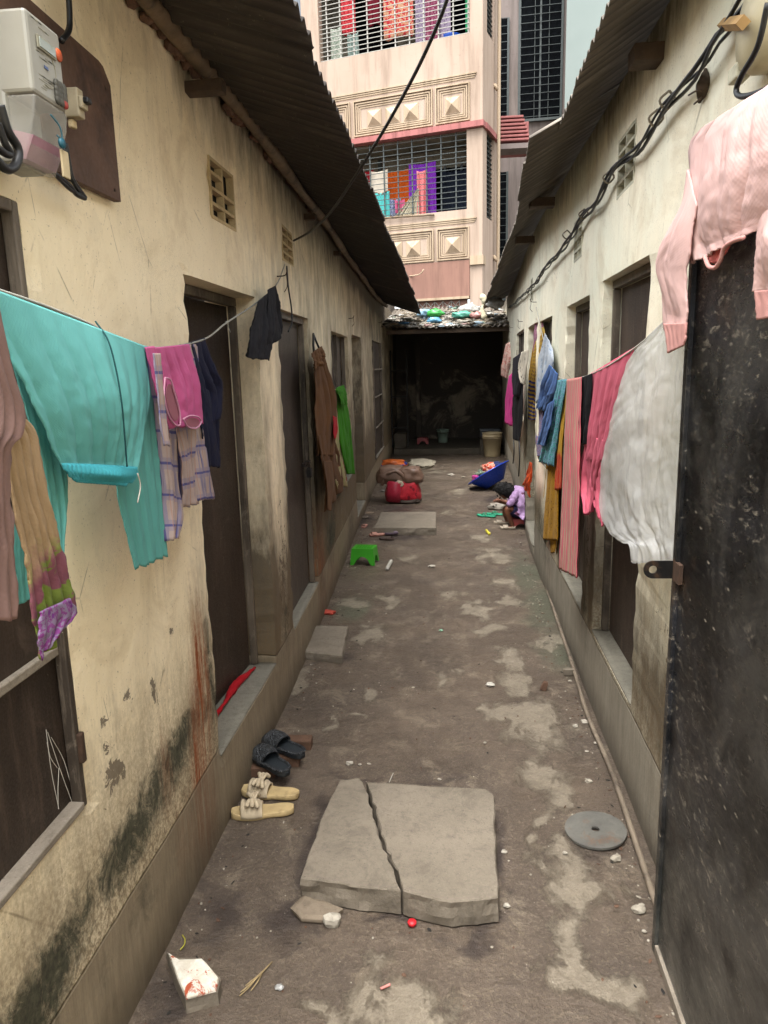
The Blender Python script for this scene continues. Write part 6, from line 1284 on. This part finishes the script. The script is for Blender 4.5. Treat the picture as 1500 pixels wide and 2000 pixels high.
# tilted blue basin with laundry
bp = gz(968, 962); bc = Vector((bp.x-.02, bp.y+.28, .05)); RB = Vector((0, 0, 1)).rotation_difference(Vector((-.50, .20, .84)).normalized()).to_matrix()
basin('wash_basin', 'large tilted blue wash basin heaped with wet clothes beside the child', bc+Vector((.03, 0, .015)), .13, .27, .17, basic('royal_blue_plastic', H('#1b3fae'), .3, .12), RB)
def heap(c, r, seed, mat, label, name='wet_cloth', cat='cloth'):
    vs, fs = crumple(c, r, seed); mb = MB(); mb.add(vs, fs, [(v[0]*1.5, v[2]*1.5+v[1]) for v in vs]); return tag(mb.build(name, mat, None, True), label, cat, 'wet clothes in the blue basin')
up = RB @ Vector((0, 0, 1)); ax = RB @ Vector((1, 0, 0))
heap(bc+up*.20+ax*.10, (.14, .14, .06), 1.1, fabric('orange_red_print', H('#c0402a'), pat='floral', col2=H('#c9a08a'), col3=H('#a82a20'), ps=9), 'orange red patterned cloth heaped at the top of the wash basin')
heap(bc+up*.19-ax*.02, (.10, .12, .05), 2.1, fabric('grey_wet', H('#5c6460'), pat='floral', col2=H('#8a9a7a'), col3=H('#2c2c34'), ps=10), 'grey and dark wet cloth in the middle of the wash basin')
heap(bc+up*.18-ax*.13, (.07, .10, .05), 3.1, fabric('magenta_wet', H('#a83a7a')), 'magenta wet cloth low in the wash basin')
heap(bc+up*.19+ax*.18, (.07, .11, .04), 4.1, fabric('navy_wet', H('#2c3560')), 'navy wet cloth at the raised rim of the wash basin')
c = gz(975, 998); vs, fs = crumple(c+Vector((0, .1, .03)), (.12, .06, .04), 5.5); mb = MB(); mb.add(vs, fs, [(v[0]*1.5, v[2]*1.5+v[1]) for v in vs]); tag(mb.build('spotted_rag', fabric('black_white_rag', H('#a39c90'), pat='floral', col2=H('#9a9388'), col3=H('#2a2826'), ps=14), None, True), 'black and white spotted rag on the mud by the child', 'rag')
# red bundle with brown bag
rb = thing('red_bundle', gz(780, 985), 'large bundle wrapped in red patterned plastic cloth on the left', 'bundle')
c = gz(780, 985); RED = fabric('red_oilcloth', H('#a3202c'), pat='floral', col2=H('#b32a36'), col3=H('#6a1620'), ps=9, trans=0, rough=.4, var=.1)
def bundle_shape(c, R, seed):
    bm = bmesh.new(); bmesh.ops.create_cube(bm, size=2); bmesh.ops.subdivide_edges(bm, edges=bm.edges[:], cuts=14, use_grid_fill=True); vs = []
    for v in bm.verts:
        p = v.co.copy(); q = p.normalized()*1.25; p = p.lerp(q, .55); k = 1+.10*mn.noise(p*1.5+Vector((seed, 0, 0)))+.05*mn.noise(p*5+Vector((0, seed, 0)))
        p.x *= k*(1-.12*p.z); p.y *= k; p.z *= 1+.12*mn.noise(Vector((p.x*1.5, p.y*1.5, seed))); vs.append(Vector(c)+Vector((p.x*R[0], p.y*R[1], p.z*R[2])))
    fs = [[v.index for v in f.verts] for f in bm.faces]; bm.free(); return vs, fs
vs, fs = bundle_shape((c.x+.03, c.y+.16, .14), (.19, .14, .125), 3); mb = MB(); mb.add(vs, fs, [((v[0]+v[1])*1.2, v[2]*1.2+v[1]) for v in vs]); mb.build('wrap', RED, rb, True)
mb = MB(); mb.lathe((c.x-.07, c.y+.02, .03), [(.085, 0), (.09, .1), (.088, .22), (.07, .24)], 24, Matrix.Rotation(.08, 3, 'Y'), sy=.45); mb.build('glossy_roll', basic('glossy_red_vinyl', H('#9c2438'), .3, .25, 12, .1), rb, True, jitter=.008, js=8)
vs, fs = bundle_shape((c.x+.05, c.y+.17, .03), (.17, .15, .035), 5); mb = MB(); mb.add(vs, fs); mb.build('underside', basic('dark_sack', H('#3a2f28'), .9), rb, True)
bb_ = thing('brown_bag', (c.x, c.y+.2, .3), 'slumped open brown leatherette bag on top of the red bundle', 'bag'); M_LT = basic('brown_leatherette', H('#6b5344'), .5, .3, 12, .2)
def saddle(cx, cy_, cz, R, seed):
    mb = MB()
    def fn(u, v):
        q = math.pi*(-.08+1.16*u); r = 1+.12*mn.noise(Vector((u*3, v*3, seed))); w_ = .5+.5*math.sin(math.pi*v)
        return Vector((cx-math.cos(q)*R[0]*r, cy_+(v-.5)*R[1]*2, cz+math.sin(q)*R[2]*r*(.75+.25*w_)+mn.noise(Vector((u*6, v*5, seed+2)))*.02))
    mb.grid(fn, 40, 20); return mb
for (ox, oz, R_3, sd3) in ((-.10, .33, (.155, .15, .10), 2), (.13, .32, (.13, .14, .095), 6)):
    vs, fs = bundle_shape((c.x+ox, c.y+.17, oz), R_3, sd3); mb = MB(); mb.add(vs, fs); mb.build('flap', M_LT, bb_, True)
mb = MB(); mb.tube([Vector((c.x-.20, c.y+.05, .22)), Vector((c.x-.17, c.y+.03, .33)), Vector((c.x-.06, c.y+.02, .385)), Vector((c.x+.03, c.y+.03, .35)), Vector((c.x+.06, c.y+.04, .29))], lambda t: .022, 10, 30); mb.build('piping', M_LT, bb_, True, jitter=.008, js=15)
mb = MB(); mb.tube([Vector((c.x+.08, c.y+.1, .36)), Vector((c.x+.14, c.y+.08, .385)), Vector((c.x+.20, c.y+.08, .41))], lambda t: .026-.006*t, 10, 12); mb.build('rolled_edge', M_LT, bb_, True, jitter=.004)
vs, fs = crumple((c.x-.04, c.y+.06, .29), (.075, .05, .055), 7.7); mb = MB(); mb.add(vs, fs); mb.build('lining', M_DARK, bb_, True)  # dark lump stands in for the shade inside the open bag
vs, fs = crumple((c.x+.0, c.y+.02, .235), (.05, .03, .055), 8.8); mb = MB(); mb.add(vs, fs); tag(mb.build('beige_rag', basic('beige_rag', H('#a09480'), .9, .25, 30, .4), None, True), 'beige rag hanging between the brown bag and red bundle', 'rag')
rd = random.Random(4)
for i, (px_, py_, r_, h, lb) in enumerate([(712, 1012, .05, '#5c5146', 'brown dusty scrap by the wall behind the sandals'), (722, 1003, .05, '#7a6a58', 'tan dusty scrap near the red bundle'), (790, 1003, .03, '#a09a90', 'white chip behind the flat slab'), (843, 1107, .03, '#b0aa9c', 'torn white paper flat on the mid alley mud'), (880, 928, .05, '#a8a294', 'pale crumpled scrap in the far alley'), (905, 932, .03, '#8f8878', 'small pale scrap in the far alley'), (750, 960, .06, '#6a655e', 'grey rag at the foot of the left wall near the bundle')]):
    stone(px_, py_, r_, lb, 'scrap', basic('scrap_tone', H(h), .8, .3, 20, .3), .3)

# ------------------------------------------------------------------ child squatting by the basin
Y0 = 7.12
def q_(px, py, dy=0.0): return gy(px, py, Y0+dy)
ch = thing('person', gz(1000, 1036), 'small child in a lilac dress squatting by the right wall with head bent down', 'person')
SK = basic('brown_skin', H('#6e4430'), .55, .08, 20, .03)
V = []; E = []; Rr = []
def sv(p, r, par=None):
    V.append(p); Rr.append(r)
    if par is not None: E.append((par, len(V)-1))
    return len(V)-1
pel = sv(q_(1016, 1000, .02), .070); sp1 = sv(q_(1019, 982, .0), .072, pel); sp2 = sv(q_(1013, 967, .0), .070, sp1); ckn = sv(q_(1002, 961, .0), .040, sp2)
nk = sv(q_(996, 960, -.01), .030, ckn); hd1 = sv(q_(989, 960, -.02), .062, nk); hd2 = sv(q_(982, 963, -.03), .072, hd1); hd3 = sv(q_(976, 966, -.03), .052, hd2)
def limb(ch_, par):
    for p, r in ch_: par = sv(p, r, par)
    return par
limb([(q_(1006, 967, -.08), .034), (q_(1001, 975, -.12), .026), (q_(998, 984, -.14), .022), (q_(990, 981, -.13), .018), (q_(984, 978, -.12), .0145)], sp2)
hn = len(V)-1
limb([(q_(1005, 965, .08), .034), (q_(998, 974, .12), .026), (q_(993, 984, .13), .022), (q_(985, 982, .10), .018), (q_(979, 980, .08), .0145)], sp2); hf = len(V)-1
limb([(q_(1009, 1001, -.07), .052), (q_(999, 995, -.11), .044), (q_(990, 991, -.13), .034), (q_(992, 1004, -.12), .033), (q_(997, 1017, -.10), .024), (q_(1001, 1026, -.09), .022)], pel); an = len(V)-1
limb([(q_(1001, 1030, -.09), .021), (q_(992, 1031, -.11), .018), (q_(984, 1032, -.12), .012)], an)
limb([(q_(1006, 1000, .09), .052), (q_(995, 994, .12), .044), (q_(986, 991, .13), .034), (q_(986, 1002, .13), .032), (q_(989, 1012, .14), .024), (q_(991, 1017, .14), .022)], pel); af = len(V)-1
limb([(q_(990, 1021, .14), .021), (q_(981, 1022, .12), .018), (q_(974, 1023, .11), .012)], af)
for h, dy in ((hn, -.12), (hf, .08)):
    b = V[h]; pm = limb([(b+Vector((-.022, 0, .002)), .015), (b+Vector((-.040, 0, .004)), .014)], h)
    for k in range(4):
        o = (k-1.5)*.008; l = (.030, .036, .033, .024)[k]; z1 = .006+.004*k
        limb([(V[pm]+Vector((-.006, o, .002)), .0062), (V[pm]+Vector((-.006-l*.55, o*1.5, z1)), .0052), (V[pm]+Vector((-.006-l, o*1.7, z1-.008)), .0042)], pm)
    limb([(b+Vector((-.024, -.014, .004)), .0062), (b+Vector((-.036, -.026, .010)), .0050), (b+Vector((-.048, -.030, .012)), .0042)], h)
me = bpy.data.meshes.new('body'); iv = Matrix.Translation(ch.location).inverted(); me.from_pydata([tuple(iv @ p) for p in V], E, []); me.materials.append(SK)
body = bpy.data.objects.new('body', me); COL.objects.link(body); body.parent = ch
sk = body.modifiers.new('skin', 'SKIN'); sk.use_smooth_shade = True; body.modifiers.new('sub', 'SUBSURF').render_levels = 2; body.modifiers['sub'].levels = 2
for i, v in enumerate(me.skin_vertices[0].data): v.radius = (Rr[i], Rr[i]); v.use_root = (i == 0)
# hair cap, ear, nose, eyes
HAIR = basic('black_hair', H('#0a0808'), .85, .3, 60, .3)
hc_ = (V[hd1]+V[hd2])/2+Vector((-.005, 0, .012)); bm = bmesh.new(); bmesh.ops.create_icosphere(bm, subdivisions=4, radius=1); mb = MB(); vs = []
fdir = Vector((-.55, -.15, -.80)).normalized()
for v in bm.verts:
    n = v.co.normalized(); k = 1+.05*mn.noise(n*7)+.03*mn.noise(n*22); d_ = n.dot(fdir)
    if d_ > .45: k *= 1-.30*min(1, (d_-.45)/.3)
    vs.append(hc_+Vector((n.x*.098*k, n.y*.086*k, n.z*.084*k)))
mb.add(vs, [[v.index for v in f.verts] for f in bm.faces]); bm.free(); rh = random.Random(6)
for i in range(260):
    n = Vector((rh.gauss(0, 1), rh.gauss(0, 1), abs(rh.gauss(0, 1))+.05)).normalized(); n2 = (n+Vector((rh.uniform(-.35, .1), rh.uniform(-.35, .35), -.55))).normalized()
    if n2.dot(fdir) > .55: continue
    mb.tube([hc_+Vector((k_.x*.097*q3, k_.y*.086*q3, k_.z*.084*q3)) for k_, q3 in ((n, 1.0), ((n+n2).normalized(), 1.09), (n2, 1.06+rh.uniform(0, .14)))], .0022, 4, 5)
mb.build('hair', HAIR, ch, True)
fc = V[hd2]+fdir*.060; mb = MB(); mb.tube([fc+Vector((.012, -.01, .012)), fc+fdir*.014], lambda t: .010-.003*t, 8, 6); mb.build('nose', SK, ch, True)
mb = MB()
for s in (-1, 1):
    vs, fs = crumple(fc+Vector((.002-.018, s*.028, .024)), (.009, .010, .007), 0, sub=2); mb.add(vs, fs)
mb.build('eyes', basic('dark_eye', H('#120c0a'), .3), ch, True)
mb = MB(); mb.tube([fc+Vector((.022, -.016, -.010)), fc+Vector((.018, 0, -.014)), fc+Vector((.022, .016, -.010))], .004, 6, 8); mb.build('mouth', basic('lip_skin', H('#5a2c26'), .5), ch, True)
mb = MB(); e_ = q_(985, 964, -.095); mb.lathe(e_, [(.012, 0), (.018, .003), (.017, .008), (.008, .006), (.002, .003)], 14, Matrix.Rotation(math.radians(90), 3, 'X'), sx=.7); mb.build('ear', SK, ch, True)
# dress
DRS = fabric('lilac_star_print', H('#9c7fa6'), pat='floral', col2=H('#a68bb0'), col3=H('#5c3448'), ps=13, var=.1, trans=.05)
cl = cr([q_(999, 960, 0), q_(1008, 962), q_(1018, 970), q_(1024, 984), q_(1023, 998), q_(1017, 1008, -.02)], 26)
def dfn(u, v):
    i = min(int(v*25), 24); t_ = v*25-i; p = cl[i].lerp(cl[i+1], t_); T = (cl[i+1]-cl[i]).normalized(); side = Vector((0, 1, 0)); nrm = T.cross(side).normalized()
    a = 2*math.pi*u; rx = .045+.060*math.sin(min(1, v*1.7)*math.pi/2)+.012*v; ry = .050+.085*math.sin(min(1, v*1.8)*math.pi/2)+.02*v
    f = 1+(.05+.10*v)*math.sin(a*9+3*v)*v+.07*mn.noise(Vector((math.cos(a)*2, math.sin(a)*2, v*5)))
    q = p+nrm*math.cos(a)*rx*f+side*math.sin(a)*ry*f; q.x = min(q.x, XR(q.y)-.006); return q
mb = MB(); mb.grid(dfn, 72, 40, lambda u, v: (u*.6, v*.45)); mb.build('dress', DRS, ch, True, solid=.003)
for sgn, ids in ((-1, [q_(1010, 964, -.05), q_(1005, 969, -.09), q_(1001, 977, -.125), q_(997, 984, -.142), q_(991, 981.5, -.132)]), (1, [q_(1008, 963, .05), q_(1001, 970, .10), q_(996, 980, .125), q_(990, 983, .12)])):
    mb = MB(); mb.tube(ids, lambda t: .047-.022*t+.003*math.sin(t*30), 14, 26, caps=False); mb.build('sleeve', DRS, ch, True, jitter=.003, js=30, solid=.002)
SH = fabric('navy_shorts', H('#1c1a38'), trans=0)
for dy, pts2 in ((-1, [q_(1014, 1001, -.05), q_(1005, 999, -.09), q_(997, 994.5, -.115)]), (1, [q_(1010, 1001, .07), q_(1001, 998, .10), q_(993, 994, .12)])):
    mb = MB(); mb.tube(pts2, lambda t: .062-.012*t, 16, 12, caps=False); mb.build('shorts_leg', SH, ch, True, jitter=.003, js=30, solid=.003)
slipper('slipper', 'cream slipper on the nearer foot of the squatting child', q_(992, 1036, -.10)*1-Vector((0, 0, q_(992, 1036, -.10).z-.004)), math.radians(8), .155, .07, M_CRF, M_CRF, 'slide', group='child slippers')
slipper('slipper', 'cream slipper on the farther foot of the squatting child', Vector((q_(980, 1026, .13).x, Y0+.13, .004)), math.radians(5), .155, .07, M_CRF, M_CRF, 'slide', group='child slippers')
c = gz(1012, 1016); stool('low_stool', 'low red plastic stool under the squatting child', (c.x, Y0+.02, 0), basic('salmon_red_plastic', H('#b0453f'), .5, .15), .20, .20, .09, 0)
